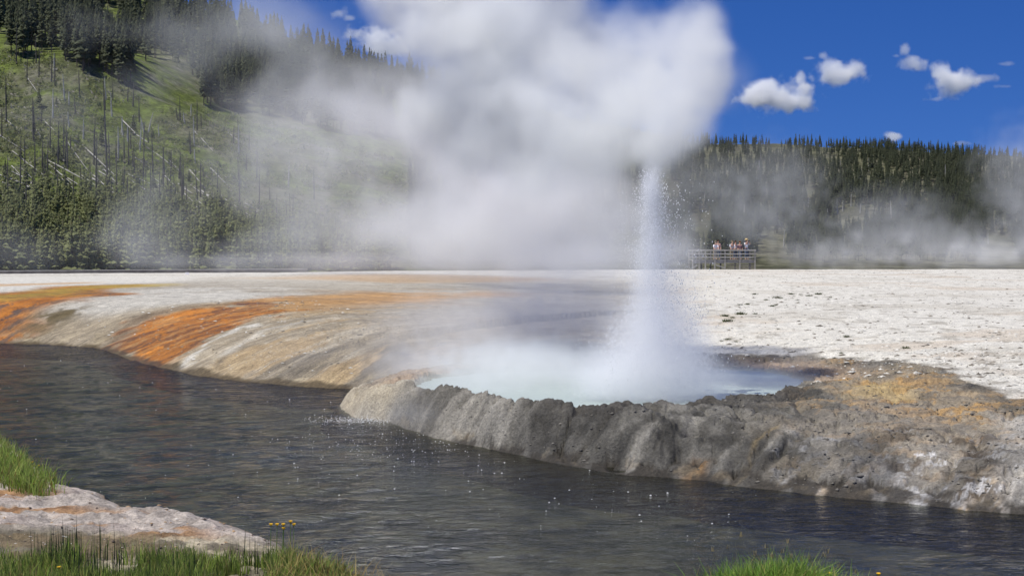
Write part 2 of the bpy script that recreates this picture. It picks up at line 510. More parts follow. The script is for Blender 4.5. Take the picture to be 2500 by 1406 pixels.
# main orange fan
B = zone([(262, 862), (300, 813), (350, 776), (400, 763), (480, 755), (560, 745), (625, 730), (700, 722), (700, 760), (620, 777), (572, 795), (540, 815), (495, 855), (450, 903), (400, 912), (330, 892)], .6, .35, warp=1.1, wf=.7)
B2 = zone([(560, 750), (640, 729), (800, 713), (1000, 708), (1250, 708), (1200, 730), (950, 745), (800, 752), (690, 765), (600, 778)], .95, 2.0, warp=2.0, wf=.2)
col = put(col, B2 * .85 * smooth((pat + .6) / .7), c3(.46, .25, .08))
col = put(col, B * lerp(.98, .9, smooth((s - 3.5) / 3)), lerp(orange, c3(.46, .20, .035), smooth((s - 3) / 3)[:, None]) * lerp(.75, 1.12, smooth(.5 + str1))[:, None])
col = put(col, B * smooth((str2 - .25) / .2) * .4, c3(.47, .31, .13))
col = put(col, B * smooth((-str2 - .14) / .2) * .8, c3(.15, .07, .025))
col = put(col, ((.6 + .4 * smooth(.5 + pat2)) * np.exp(-((poly_dist(x, y, chaikin(on_land([(268, 858), (306, 808), (352, 772), (420, 758), (560, 742)], .65), 1), False)[0]) / .5) ** 2)) * .75, c3(.13, .085, .05))
# streaked tan front between the fan and the crater
Cz = zone([(470, 910), (540, 812), (620, 775), (800, 755), (1000, 740), (1200, 800), (1100, 900), (950, 945), (800, 955), (600, 940)], .5, 1.2)
col = put(col, Cz * smooth((str1 - .05) / .3) * .55, c3(.42, .285, .13))
col = put(col, Cz * smooth((str2 - .2) / .3) * .35, c3(.50, .46, .38))
col = put(col, line([(448, 900), (500, 848), (560, 808), (640, 790)], .5, .15, warp=.3, wf=1.2) * smooth((pat2 + .6) / .6) * .85, white * .9)
col = put(col, line([(560, 860), (620, 815), (720, 790), (820, 775)], .6, .16, warp=.3) * .4, white)
for pts, wd in (([(640, 930), (690, 890), (740, 870)], .35), ([(700, 938), (780, 880), (850, 848)], .5), ([(860, 930), (930, 875), (985, 850)], .75), ([(905, 935), (960, 890), (1000, 870)], .6), ([(505, 905), (540, 880)], .22)):
    col = put(col, line(pts, .3, wd * .8, warp=.45, wf=1.1) * smooth((str2 + .5) / .5) * .7, c3(.11, .095, .075))  # dark streaks; those nearest the crater paint in a shaded gully
col = put(col, left * (1 - rock) * smooth((.30 - s + .18 * pat2) / .2) * .85, c3(.07, .05, .025))
# right flat: faint stains on white sinter
right = (1 - left) * (1 - rock)
col = put(col, right * smooth((pat - .15) / .5) * .45, c3(.50, .46, .38))
col = put(col, right * smooth((fbm(x * .18, y * .25, 120, 5) - .25) / .3) * .5, c3(.52, .42, .31))
col = put(col, right * smooth((fbm(x * 2.6, y * 1.6, 121, 4) - .42) / .25) * .55, c3(.30, .265, .21))
# crater rim and shelf
shelf = np.repeat(grey, len(x), 0) * lerp(.6, 1.5, smooth(.5 + .9 * pat2 + .5 * fbm(x * 6, y * 5, 129, 3)))[:, None]
px_ = 1250 + F * x / y
shelf = put(shelf, smooth((px_ - 1750) / 300) * smooth((fbm(x * .9, y * 1.4, 135, 4) + .15) / .5) * .9, c3(.25, .21, .152))
shelf = put(shelf, smooth((px_ - 1850) / 250) * smooth((fbm(x * 1.4, y * 2.0, 136, 5, .65) - .12) / .25) * .65, c3(.37, .24, .11))
shelf = put(shelf, smooth((1350 - px_) / 300) * .95, c3(.275, .255, .215) * lerp(.75, 1.15, smooth(.5 + pat2))[:, None])
upper = zone([(1930, 905), (2100, 915), (2300, 950), (2420, 1000), (2480, 1060), (2420, 1080), (2250, 1040), (2100, 1010), (1990, 975), (1990, 935)], .6, .5, warp=.7, wf=.6)
shelf = put(shelf, upper * .7, c3(.33, .27, .19))
shelf = put(shelf, upper * smooth((fbm(x * 1.9, y * 2.4, 130, 5, .65) - .0) / .22) * .8, c3(.45, .27, .10))
shelf = put(shelf, upper * smooth((fbm(x * 3.1, y * 3.4, 134, 4) - .2) / .2) * .6, c3(.12, .105, .085))
shelf = put(shelf, zone([(2080, 955), (2180, 950), (2230, 990), (2130, 985)], .62, .3, warp=.3, wf=1) * .8, c3(.46, .34, .16))
shelf = put(shelf, zone([(1900, 1030), (2150, 1010), (2350, 1060), (2500, 1090), (2500, 1180), (2200, 1150), (1950, 1110)], .5, .6, warp=.7, wf=.6) * .55, c3(.235, .215, .185))
low = zone([(1780, 1120), (2050, 1090), (2500, 1110), (2900, 1130), (2900, 1300), (2500, 1262), (2050, 1220), (1780, 1195)], .3, .4, warp=.4, wf=.8)
shelf = put(shelf, low * smooth((fbm(x * 2.6, y * 3.2, 131, 5, .65) - .10) / .25) * .6, c3(.27, .265, .26))
shelf = put(shelf, low * smooth((px_ - 2080) / 150) * smooth((fbm(x * 2.2, y * 2.6, 132, 5, .65) - .0) / .25) * .85, c3(.075, .057, .04))
shelf = put(shelf, low * smooth((px_ - 2120) / 150) * smooth((fbm(x * 3.4, y * 4.0, 133, 5, .7) - .30) / .15) * .8, c3(.48, .47, .46))
shelf = put(shelf, smooth((px_ - 2380) / 90) * zone([(2350, 1020), (2700, 1080), (2700, 1180), (2450, 1130)], .5, .5, warp=.6, wf=.7) * .7, c3(.48, .46, .42))
shelf = put(shelf, line([(1610, 1160), (1680, 1140), (1760, 1112), (1830, 1088), (1880, 1076)], .4, .045, warp=.16, wf=2.0) * .6, c3(.33, .25, .13))
shelf = put(shelf, line([(1640, 1163), (1665, 1148), (1690, 1136)], .15, .17, warp=.2, wf=1.8) * .8, c3(.42, .20, .03))
shelf = put(shelf, line([(1622, 1166), (1634, 1146)], .15, .13, warp=.15, wf=1.8) * .85, c3(.55, .52, .46))
shelf = shelf * lerp(1, lerp(.6, 1.3, smooth(.5 + 1.1 * fbm(t * 2.6, s * .5, 126, 4))), smooth((2.2 - s) / .8))[:, None]
shelf = put(shelf, np.exp(-(fbm(t * .9, s * .2, 33, 3) / .07) ** 2) * smooth((1.4 - s) / .6) * smooth((px_ - 1000) / 200) * .6, c3(.06, .055, .047))  # shade painted into the colour along the carved gullies
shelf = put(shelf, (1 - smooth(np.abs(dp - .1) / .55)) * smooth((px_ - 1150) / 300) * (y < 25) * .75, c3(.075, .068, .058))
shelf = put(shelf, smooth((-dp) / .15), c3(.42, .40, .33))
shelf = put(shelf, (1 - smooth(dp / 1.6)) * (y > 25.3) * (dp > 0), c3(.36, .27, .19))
shelf = put(shelf, smooth((px_ - 1020) / 120) * smooth((.14 - zl + .07 * fbm(x * 3, y * 3, 137, 3)) / .05) * smooth((fbm(x * 5, y * 5, 139, 3) + .7) / .7) * .9, c3(.038, .032, .024))  # dark band painted along the waterline for the shade of an undercut
shelf = put(shelf, smooth((zl - .02) / .05) * smooth((.17 - zl) / .05) * smooth((fbm(x * 2.6, y * 2.6, 138, 4) - .2) / .25) * .25, c3(.33, .26, .165))
shelf = put(shelf, line([(830, 981), (880, 974), (945, 968)], .08, .35) * .9, c3(.40, .345, .25))
edge_n = fbm(x * 1.6, y * 1.6, 140, 4)
rk = smooth((rock - .5 + .38 * edge_n) / .3 + .5)
fringe = smooth(1 - np.abs(rock - .5 + .4 * edge_n) / .45) * (1 - left)
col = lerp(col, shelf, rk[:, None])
col = put(col, fringe * smooth((fbm(x * 1.2, y * 2.2, 141, 4) + .1) / .35) * smooth((px_ - 1900) / 100) * .75, c3(.16, .135, .10))
col = put(col, smooth(-zl / .08), c3(.06, .05, .035))
wet = np.clip(np.maximum.reduce([A, B, B2 * .5, Cz * .35, rk * smooth((.5 - zl) / .5) * .4]), 0, 1)
col = np.clip(col, .01, .85)

g = NT('sinter')
c = g.attr('albedo'); fl = g.attr('flow', 'Vector'); oc = g.coord()
n1 = g.noise(oc, 3.5, 6, .7); n2 = g.noise(oc, 24, 5, .7)
n3 = g.noise(g.mapping(fl, (14, 1.3, 1)), 1.0, 5, .65, .3)
st = g.attr('streak', 'Fac')
v = g.math('MULTIPLY', g.ramp(n1, .3, .7, .74, 1.2), g.ramp(n2, .3, .7, .52, 1.36))
v = g.math('MULTIPLY', v, g.mix(st, (1, 1, 1), g.ramp(n3, .32, .68, .66, 1.3)))
g.set(Base__Color=g.mix(1.0, c, v, 'MULTIPLY'), Roughness=g.ramp(g.attr('wet', 'Fac'), 0, 1, .95, .42))
g.p.inputs['Specular IOR Level'].default_value = .3
hgt = g.math('ADD', g.math('MULTIPLY', n1, 1.0), g.math('MULTIPLY', n2, .5))
hgt = g.math('ADD', hgt, g.math('MULTIPLY', g.math('MULTIPLY', n3, st), .8))
g.set(Normal=g.bump(hgt, .9, .06))
SINTER = g.m

V = np.stack([x, y, zl], 1)
streak = left * (1 - rock) * smooth((45 - s) / 30)
isrock = (rock[q] > .5).all(1)
keep = (s[q] > -1.4).any(1)
def ground_piece(name, qq):
    v2, q2, ex = compact(V, qq, [col, s, t, wet, streak])
    me = np_mesh(name, v2, q2)
    set_attr(me, 'albedo', np.concatenate([ex[0], np.ones((len(v2), 1))], 1), 'FLOAT_COLOR')
    set_attr(me, 'flow', np.stack([ex[2], ex[1], np.zeros(len(v2))], 1), 'FLOAT_VECTOR')
    set_attr(me, 'wet', ex[3], 'FLOAT'); set_attr(me, 'streak', ex[4], 'FLOAT')
    return link_mesh(name, me, [SINTER])
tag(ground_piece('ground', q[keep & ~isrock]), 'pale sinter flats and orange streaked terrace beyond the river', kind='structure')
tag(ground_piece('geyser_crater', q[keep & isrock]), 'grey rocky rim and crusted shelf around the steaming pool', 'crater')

# near bank
xb, yb, qb = polar_grid(np.concatenate([np.linspace(R(-60), R(-22), 40)[:-1], np.linspace(R(-22), R(14), 420), np.linspace(R(14), R(60), 60)[1:]]), np.concatenate([np.linspace(1.5, 10, 40)[:-1], np.geomspace(10, 34, 260)]), None)
zb, sb = near_land(xb, yb)
pb = fbm(xb * 1.3, yb * 1.3, 150, 4)
cb = np.repeat(c3(.43, .375, .325), len(xb), 0) * lerp(.7, 1.15, smooth(.5 + fbm(xb * 5, yb * 4, 149, 4, .65)))[:, None]
cb = put(cb, smooth((pb - .05) / .4) * .55, c3(.40, .33, .29))
bandn = fbm(xb * .5 + yb * .3, (yb - .30 * xb) * 2.4, 151, 4)
inland = smooth((sb - .35) / .5)
cb = put(cb, inland * smooth((bandn + .05) / .2) * .85 * (yb < 16.9), c3(.38, .20, .075))
cb = put(cb, inland * smooth((bandn - .35) / .2) * .7, c3(.16, .09, .05))
soil = smooth((14.25 + .42 * np.minimum(xb + 3.2, 0) * -.28 - yb) / .5)
cb = put(cb, soil * .85, c3(.14, .12, .075))
cb = put(cb, zone([(-300, 1000), (-120, 1040), (0, 1095), (60, 1140), (130, 1195), (60, 1190), (0, 1150), (-300, 1130)], .2, .2, xb, yb) * .9, c3(.12, .11, .06))
cb = put(cb, soil * smooth((fbm(xb * 1.5, yb * 1.5, 152, 4) - .15) / .2) * .8, c3(.50, .43, .31))
cb = put(cb, smooth((.04 - zb) / .06), c3(.16, .10, .045))
cb = put(cb, smooth(-sb / .4), c3(.07, .055, .035))
vb, q2, ex = compact(np.stack([xb, yb, zb], 1), qb[(sb[qb] > -1.2).any(1)], [cb])
me = np_mesh('river_bank', vb, q2)
set_attr(me, 'albedo', np.concatenate([ex[0], np.ones((len(vb), 1))], 1), 'FLOAT_COLOR')
set_attr(me, 'flow', vb, 'FLOAT_VECTOR'); set_attr(me, 'wet', np.zeros(len(vb)), 'FLOAT'); set_attr(me, 'streak', np.zeros(len(vb)), 'FLOAT')
tag(link_mesh('river_bank', me, [SINTER]), 'pale crusted near bank with grass', kind='structure')

# river bed and river
b = NT('river_gravel')
oc = b.coord()
m1 = b.noise(b.mapping(oc, (.9, .9, 1)), 1.6, 6, .65); m2 = b.noise(oc, .35, 3, .5)
cc = b.mix(b.ramp(m1, .44, .58), (.07, .068, .056, 1), (.225, .205, .155, 1))
cc = b.mix(b.ramp(m2, .5, .66), cc, (.13, .128, .11, 1))
b.set(Base__Color=cc, Roughness=.9)
MBED = b.m
me = bpy.data.meshes.new('river_bed')
me.from_pydata([(-200, 5, -.42), (200, 2, -.42), (200, 75, -.42), (-200, 75, -.42)], [], [(0, 1, 2, 3)])
tag(link_mesh('river_bed', me, [MBED]), 'dark gravel bed of the river', kind='structure')

wt = NT('river_water', clear=True)
out = wt.n('ShaderNodeOutputMaterial')
oc = wt.coord()
rot = wt.n('ShaderNodeMapping'); wt.l(oc, rot.inputs[0]); rot.inputs['Rotation'].default_value = (0, 0, R(38)); rot.inputs['Scale'].default_value = (.7, 1.5, 1)
w1 = wt.noise(rot.outputs[0], 1.5, 3, .5, .6); w2 = wt.noise(rot.outputs[0], 5.2, 4, .62, .5); w3 = wt.noise(oc, 19, 2, .5)
calm = wt.noise(oc, .22, 3, .5)
hgt = wt.math('ADD', wt.math('MULTIPLY', w1, .10), wt.math('MULTIPLY', w2, wt.ramp(calm, .35, .65, .03, .075)))
hgt = wt.math('ADD', hgt, wt.math('MULTIPLY', w3, .014))
nb = wt.bump(hgt, 1.0, 1.0)
tr = wt.n('ShaderNodeBsdfTransparent', Color=(.46, .48, .43, 1))
gl = wt.n('ShaderNodeBsdfGlossy', Roughness=.09); gl.inputs['Color'].default_value = (1, .99, .94, 1)
wt.l(nb, gl.inputs['Normal'])
fr = wt.n('ShaderNodeFresnel', IOR=1.33); wt.l(nb, fr.inputs['Normal'])
mx = wt.n('ShaderNodeMixShader'); wt.l(wt.math('MULTIPLY', fr.outputs[0], 1.0), mx.inputs[0]); wt.l(tr.outputs[0], mx.inputs[1]); wt.l(gl.outputs[0], mx.inputs[2])
wt.l(mx.outputs[0], out.inputs['Surface'])
# the water sheet has real ripples
xw, yw, qw = polar_grid(np.linspace(R(-58), R(58), 700), np.concatenate([np.geomspace(9, 60, 420), [90]]), None)
u_ = xw * .79 + yw * .61; v_ = -xw * .61 + yw * .79
zw = .012 * fbm(u_ * .9, v_ * 1.8, 160, 4) + .006 * fbm(u_ * 3, v_ * 5, 161, 2)
tag(link_mesh('river', np_mesh('river', np.stack([xw, yw, zw], 1), qw), [wt.m]), 'dark rippled shallow river', kind='structure')

pl = NT('pool_water')
nz = pl.noise(pl.coord(), 6, 4, .6)
pl.set(Base__Color=(.36, .42, .39), Roughness=.32, Normal=pl.bump(nz, .5, .04))
bm = bmesh.new()
for p in POOL: bm.verts.new((p[0], p[1], POOL_Z))
bm.faces.new(bm.verts)
bmesh.ops.triangulate(bm, faces=bm.faces[:])
for f in bm.faces:
    if f.normal.z < 0: f.normal_flip()
me = bpy.data.meshes.new('pool_water'); bm.to_mesh(me); bm.free()
tag(link_mesh('pool_water', me, [pl.m]), 'milky turquoise hot water in the crater', kind='structure')

# hills
xh, yh, qh = polar_grid(np.linspace(R(-52), R(52), 700), np.concatenate([np.linspace(132, 460, 190)[:-1], np.linspace(460, 760, 80)]), None)
zh = hill(xh, yh)
ph = 1250 + F * xh / yh
gh = fbm(xh / 26, yh / 26, 170, 5); gh2 = fbm(xh / 5, yh / 5, 171, 4)
ch = np.repeat(c3(.15, .19, .045), len(xh), 0)
ch = put(ch, smooth((gh + .05) / .35) * .65, c3(.135, .125, .09))
ch = put(ch, smooth((gh2 - .1) / .4) * .6, c3(.07, .085, .028))
ch = put(ch, smooth((gh2 + gh * .5 - .35) / .3) * .55, c3(.21, .195, .165))
gh3 = fbm(xh / 2.2, yh / 2.2, 172, 3)
ch = put(ch, smooth((gh3 - .05) / .3) * .55, c3(.055, .065, .03))
ch = put(ch, smooth((-gh3 - .25) / .2) * .4, c3(.20, .185, .15))
rightness = smooth((ph - 1000) / 700)
ch = put(ch, rightness * .85, c3(.105, .10, .068) * lerp(.6, 1.5, smooth(.5 + gh2))[:, None])
me = np_mesh('hills', np.stack([xh, yh, zh], 1), qh)
set_attr(me, 'albedo', np.concatenate([ch, np.ones((len(xh), 1))], 1), 'FLOAT_COLOR')
hm = NT('hill_grass')
n1 = hm.noise(hm.coord(), .9, 7, .72)
hm.set(Base__Color=hm.mix(1.0, hm.attr('albedo'), hm.ramp(n1, .3, .7, .45, 1.55), 'MULTIPLY'), Roughness=1.0, Normal=hm.bump(n1, .8, 1.2))
hm.p.inputs['Specular IOR Level'].default_value = .05
tag(link_mesh('hills', me, [hm.m]), 'grassy and wooded hills behind the flats', kind='structure')
#@@VEG
# ------------------------------------------------------------------ trees
rng = np.random.default_rng(7)
def foliage_mat(name, a, b):
    t = NT(name)
    oi = t.n('ShaderNodeObjectInfo').outputs['Random']
    tint = t.attr('tint', 'Fac')
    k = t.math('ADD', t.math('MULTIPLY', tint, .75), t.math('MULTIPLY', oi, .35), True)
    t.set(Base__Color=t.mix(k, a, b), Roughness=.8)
    t.p.inputs['Specular IOR Level'].default_value = .15
    tl = t.n('ShaderNodeBsdfTranslucent'); t.l(t.mix(k, a, b), tl.inputs[0])
    mx = t.n('ShaderNodeMixShader'); mx.inputs[0].default_value = .45
    t.l(t.p.outputs[0], mx.inputs[1]); t.l(tl.outputs[0], mx.inputs[2]); t.l(mx.outputs[0], t.o.inputs['Surface'])
    return t.m
NEEDLE_Y = foliage_mat('young_needles', (.13, .15, .07, 1), (.30, .32, .14, 1))
NEEDLE_D = foliage_mat('dark_needles', (.060, .072, .042, 1), (.14, .155, .088, 1))
BARK = flat_mat('bark', (.11, .085, .065), .95, .4, 3)
DEADWOOD = flat_mat('dead_wood', (.075, .068, .060), .95, .4, 2)
PALEWOOD = flat_mat('bleached_wood', (.34, .325, .295), .9, .3, 2)

def crown(h, r, nl, nb, low, rg, droop=.25, ragged=.35):
    V = []; T = []; tint = []
    for i in range(nl):
        f = (i + rg.random() * .7) / nl
        z = h * (low + (1 - low) * f)
        rad = r * (1 - f) ** .75 * (1 - ragged * rg.random()) + .04 * h * (1 - f)
        for k in range(nb):
            if rg.random() < .12: continue
            a = rg.random() * 6.283
            rr = rad * (.55 + .6 * rg.random())
            ca, sa = math.cos(a), math.sin(a)
            w_ = rr * (.28 + .2 * rg.random()) + .012 * h
            zt = z - rr * droop * (.5 + rg.random()) + .02 * h
            th = .030 * h * (.6 + .8 * rg.random())
            n0 = len(V)
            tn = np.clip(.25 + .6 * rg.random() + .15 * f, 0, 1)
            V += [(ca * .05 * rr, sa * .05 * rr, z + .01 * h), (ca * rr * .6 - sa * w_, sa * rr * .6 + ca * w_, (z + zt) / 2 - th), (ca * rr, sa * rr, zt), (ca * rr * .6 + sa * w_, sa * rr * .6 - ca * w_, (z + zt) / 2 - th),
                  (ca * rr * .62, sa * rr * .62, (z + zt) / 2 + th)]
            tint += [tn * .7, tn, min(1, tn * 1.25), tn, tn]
            T += [(n0, n0 + 1, n0 + 4), (n0 + 1, n0 + 2, n0 + 4), (n0 + 2, n0 + 3, n0 + 4), (n0 + 3, n0, n0 + 4)]
    n0 = len(V)
    V += [(-.03 * r, 0, h * .93), (.03 * r, 0, h * .93), (0, 0, h * 1.03)]
    T += [(n0, n0 + 1, n0 + 2)]; tint += [.5] * 3
    return np.array(V), np.array(T), np.array(tint)
def trunk_arrays(h, r0, r1=None, n=5, rings=3, wob=.01, rg=rng):
    r1 = r0 * .25 if r1 is None else r1
    V = []; T = []
    off = np.zeros(2)
    for j in range(rings + 1):
        f = j / rings
        for i in range(n):
            a = 6.283 * i / n
            rr = lerp(r0, r1, f)
            V.append((off[0] + rr * math.cos(a), off[1] + rr * math.sin(a), f * h - .15 * (j == 0)))
        off = off + rg.normal(0, wob * h / rings, 2)
    for j in range(rings):
        for i in range(n):
            a, b = j * n + i, j * n + (i + 1) % n
            T += [(a, b, b + n), (a, b + n, a + n)]
    V.append((off[0], off[1], h)); k = len(V) - 1
    for i in range(n): T.append((rings * n + i, rings * n + (i + 1) % n, k))
    return np.array(V), np.array(T)
def crown_mesh(name, *a):
    V, T, ti = crown(*a)
    me = np_mesh(name, V, T, False); set_attr(me, 'tint', ti, 'FLOAT'); return me
def whole_tree(name, h, r, nl, nb, low, rg, mats, droop=.25, r0=None):
    V, T, ti = crown(h, r, nl, nb, low, rg, droop)
    v2, t2 = trunk_arrays(h * .95, r0 or h * .012, None, 5, 2, .006, rg)
    me = np_mesh(name, np.vstack([V, v2]), np.vstack([T, t2 + len(V)]), False, [0] * len(T) + [1] * len(t2))
    set_attr(me, 'tint', np.concatenate([ti, np.full(len(v2), .4)]), 'FLOAT')
    for m in mats: me.materials.append(m)
    return me, (np.vstack([V, v2]), np.vstack([T, t2 + len(V)]), np.concatenate([ti, np.full(len(v2), .4)]), np.array([0] * len(T) + [1] * len(t2)))
def in_poly(n, pts, rg):
    P = np.array(pts, float); lo, hi = P.min(0), P.max(0)
    out = []
    while len(out) < n:
        q_ = lo + rg.random((n * 2, 2)) * (hi - lo)
        m = inside(q_[:, 0], q_[:, 1], P)
        out += list(q_[m])
    return out[:n]
def plant_points(n, pts, rg, clump=0.):
    res = []
    for a, b in in_poly(n, pts, rg):
        if clump and vnoise(np.array([a / 90]), np.array([b / 60]), 77)[0] < clump: continue
        p = hill_at(a, b)
        if p: res.append(p)
    return res
def stuff_trees(name, label, variants, pts, rg, mats, smin, smax):
    Vs, Ts, Is, Ms = [], [], [], []; n0 = 0
    for p in pts:
        V_, T_, ti, mi = variants[rg.integers(len(variants))]
        k = smin + (smax - smin) * rg.random()
        a = rg.random() * 6.283; ca, sa = math.cos(a), math.sin(a)
        kk = k * (.85 + .3 * rg.random())
        Vs.append(np.stack([(V_[:, 0] * ca - V_[:, 1] * sa) * kk + p[0], (V_[:, 0] * sa + V_[:, 1] * ca) * kk + p[1], V_[:, 2] * k + p[2] - .1], 1))
        Ts.append(T_ + n0); Is.append(np.clip(ti + rg.normal(0, .15), 0, 1)); Ms.append(mi); n0 += len(V_)
    me = np_mesh(name, np.vstack(Vs), np.vstack(Ts), False, np.concatenate(Ms))
    set_attr(me, 'tint', np.concatenate(Is), 'FLOAT')
    return tag(link_mesh(name, me, mats), label, kind='stuff')

# young pines along the foot of the left hill
protos = []
for i in range(7):
    h = 1.0; rg = np.random.default_rng(300 + i)
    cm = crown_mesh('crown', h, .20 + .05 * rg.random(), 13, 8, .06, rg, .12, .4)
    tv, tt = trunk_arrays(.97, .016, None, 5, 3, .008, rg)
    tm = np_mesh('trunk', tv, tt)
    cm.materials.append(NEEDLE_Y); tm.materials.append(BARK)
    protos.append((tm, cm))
rg = np.random.default_rng(11)
foot = [(-40, 545), (120, 545), (300, 548), (430, 560), (600, 575), (780, 600), (960, 630), (960, 663), (-40, 667)]
pts = sorted(plant_points(900, foot, rg) + plant_points(150, [(-40, 480), (200, 500), (420, 515), (640, 560), (600, 590), (300, 560), (-40, 560)], rg, .3), key=lambda p: p[1])
root0 = []
for k, p in enumerate(pts[:290]):
    h = 3.0 + 3.2 * rg.random() ** 1.3
    tm, cm = protos[rg.integers(7)]
    o = empty('young_pine', (p[0], p[1], p[2] - .1), rg.random() * 6.28)
    o.scale = (h, h, h)
    a_ = bpy.data.objects.new('trunk', tm); COL.objects.link(a_); a_.parent = o
    b_ = bpy.data.objects.new('crown', cm); COL.objects.link(b_); b_.parent = o
    tag(o, 'young green pine in the dense stand along the foot of the left hillside', 'pine tree', 'young pines along the foot of the left hill')
yv = []
for i in range(5):
    r2 = np.random.default_rng(330 + i)
    me_, arr = whole_tree('young_wood', 1.0, .22, 11, 7, .06, r2, [NEEDLE_Y, BARK], .12)
    bpy.data.meshes.remove(me_)
    yv.append(arr)
stuff_trees('young_forest', 'dense young pines filling in behind the front stand', yv, pts[290:], rg, [NEEDLE_Y, BARK], 3.0, 5.6)

# taller dark pines on the upper left hill
dv = []; dm = []
for i in range(6):
    r2 = np.random.default_rng(400 + i)
    me_, arr = whole_tree('pine_tree', 1.0, .125 + .03 * r2.random(), 16, 6, .16 + .2 * r2.random(), r2, [NEEDLE_D, BARK], .3)
    dv.append(arr); dm.append(me_)
upper_zone = [(-40, -160), (420, -10), (520, 40), (640, 80), (760, 128), (900, 178), (1080, 215), (1250, 262), (1250, 400), (1000, 345), (820, 330), (690, 292), (560, 268), (455, 256), (375, 258), (268, 188), (205, 182), (110, 118), (60, 150), (-40, 110)]
pts = plant_points(2100, upper_zone, rg, .30)
pts = sorted(pts, key=lambda p: p[1])
for p in pts[:150]:
    h = 6 + 4 * rg.random()
    o = bpy.data.objects.new('pine_tree', dm[rg.integers(6)]); COL.objects.link(o)
    o.location = (p[0], p[1], p[2] - .2); o.rotation_euler = (0, 0, rg.random() * 6.28); o.scale = (h, h, h)
    tag(o, 'dark pine at the lower edge of the forest above the green slope', 'pine tree', 'dark pines above the green slope')
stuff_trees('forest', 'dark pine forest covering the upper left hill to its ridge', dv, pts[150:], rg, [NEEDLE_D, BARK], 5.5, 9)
# the corner wood and scattered small trees on the slope
sp = plant_points(30, [(-20, 180), (100, 190), (260, 280), (420, 330), (640, 400), (700, 520), (400, 500), (-20, 470)], rg, .35)
for p in sp:
    h = 1.6 + 2 * rg.random()
    o = bpy.data.objects.new('pine_tree', dm[rg.integers(6)]); COL.objects.link(o)
    o.location = (p[0], p[1], p[2] - .2); o.rotation_euler = (0, 0, rg.random() * 6.28); o.scale = (h * 1.4, h * 1.4, h)
    tag(o, 'small lone pine scattered among dead trunks on the open green slope', 'pine tree', 'lone pines on the green slope')
# wooded right hill: skyline trees one by one, the rest as a mass
rp = []
for k in range(88):
    px = 1650 + 880 * rg.random() if k > 8 else rg.choice([1728, 1735, 1748, 2035, 2050, 2290, 2300, 2315])
    crest = np.interp(px, _hp, _hcy)
    p = hill_at(px, crest + 3 + 10 * rg.random() ** 2)
    if p is None: continue
    big = np.exp(-((px - 1740) / 25) ** 2) + .8 * np.exp(-((px - 2290) / 90) ** 2) + .5 * np.exp(-((px - 2030) / 40) ** 2)
    h = 2.8 + 1.6 * rg.random() + 3.0 * big * rg.random()
    o = bpy.data.objects.new('pine_tree', dm[rg.integers(6)]); COL.objects.link(o)
    o.location = (p[0], p[1], p[2] - .2); o.rotation_euler = (0, 0, rg.random() * 6.28); o.scale = (h * 1.15, h * 1.15, h)
    tag(o, 'dark pine standing on the skyline of the right hill', 'pine tree', 'skyline pines on the right hill')
rz_ = [(1640, 340), (1900, 342), (2100, 345), (2300, 358), (2540, 372), (2540, 640), (1640, 640)]
pts = plant_points(4200, rz_, rg, .22)
pts += plant_points(500, [(2050, 355), (2330, 362), (2420, 400), (2330, 470), (2180, 420), (2060, 380)], rg) + plant_points(260, [(2260, 480), (2420, 470), (2400, 600), (2280, 590)], rg)
pts += plant_points(1500, [(1000, 345), (1250, 275), (1450, 310), (1640, 350), (1640, 640), (1000, 640)], rg, .25)
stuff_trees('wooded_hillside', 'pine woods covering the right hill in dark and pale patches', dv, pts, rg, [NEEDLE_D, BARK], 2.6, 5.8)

# low undergrowth and litter on the green slope
us = []
for a, b_ in in_poly(4200, [(-40, 120), (110, 130), (270, 195), (380, 268), (560, 275), (800, 340), (1000, 400), (1000, 600), (700, 600), (-40, 560)], rg):
    if vnoise(np.array([a / 45]), np.array([b_ / 30]), 81)[0] + .35 * rg.random() < .5: continue
    p = hill_at(a, b_)
    if p: us.append(p)
uv = []
for i in range(4):
    r2 = np.random.default_rng(450 + i)
    n = 26
    A_ = r2.normal(0, .5, (n, 3)) * np.array([1, 1, .35]) + np.array([0, 0, .25])
    B_ = A_ + r2.normal(0, .22, (n, 3)); C2 = A_ + r2.normal(0, .22, (n, 3))
    uv.append((np.stack([A_, B_, C2], 1).reshape(-1, 3), np.arange(n * 3).reshape(-1, 3), np.repeat(r2.random(n), 3), np.where(r2.random(n) < .75, 0, 1)))
stuff_trees('undergrowth', 'low scrub and dead litter scattered over the green slope', uv, us, rg, [NEEDLE_Y, flat_mat('dead_litter', (.24, .22, .185), .95, .4, 3)], .35, 1.1)
# dead standing trunks
def snag_mesh(name, h, r, rg, mat_, stubs=10, lean=0.):
    V, T = trunk_arrays(h, r, r * .3, 6, 5, .008, rg)
    mb = MB(); mb.v = [Vector(v) for v in V]; mb.f = [tuple(t_) for t_ in T]
    for k in range(stubs):
        z = h * (.25 + .72 * rg.random()); a = rg.random() * 6.283
        L = (.25 + .9 * rg.random()) * (1.1 - z / h)
        mb.tube((0, 0, z), (math.cos(a) * L, math.sin(a) * L, z + L * (rg.random() * .7 - .2)), r * .22, r * .06, 4, False)
    me = bpy.data.meshes.new(name); me.from_pydata([tuple(v) for v in mb.v], [], mb.f); me.materials.append(mat_)
    return me
sn = [snag_mesh('dead_tree', 10, .105, np.random.default_rng(500 + i), DEADWOOD, 14) for i in range(5)]
snp = [snag_mesh('dead_tree', 10, .13, np.random.default_rng(520 + i), PALEWOOD, 4) for i in range(3)]
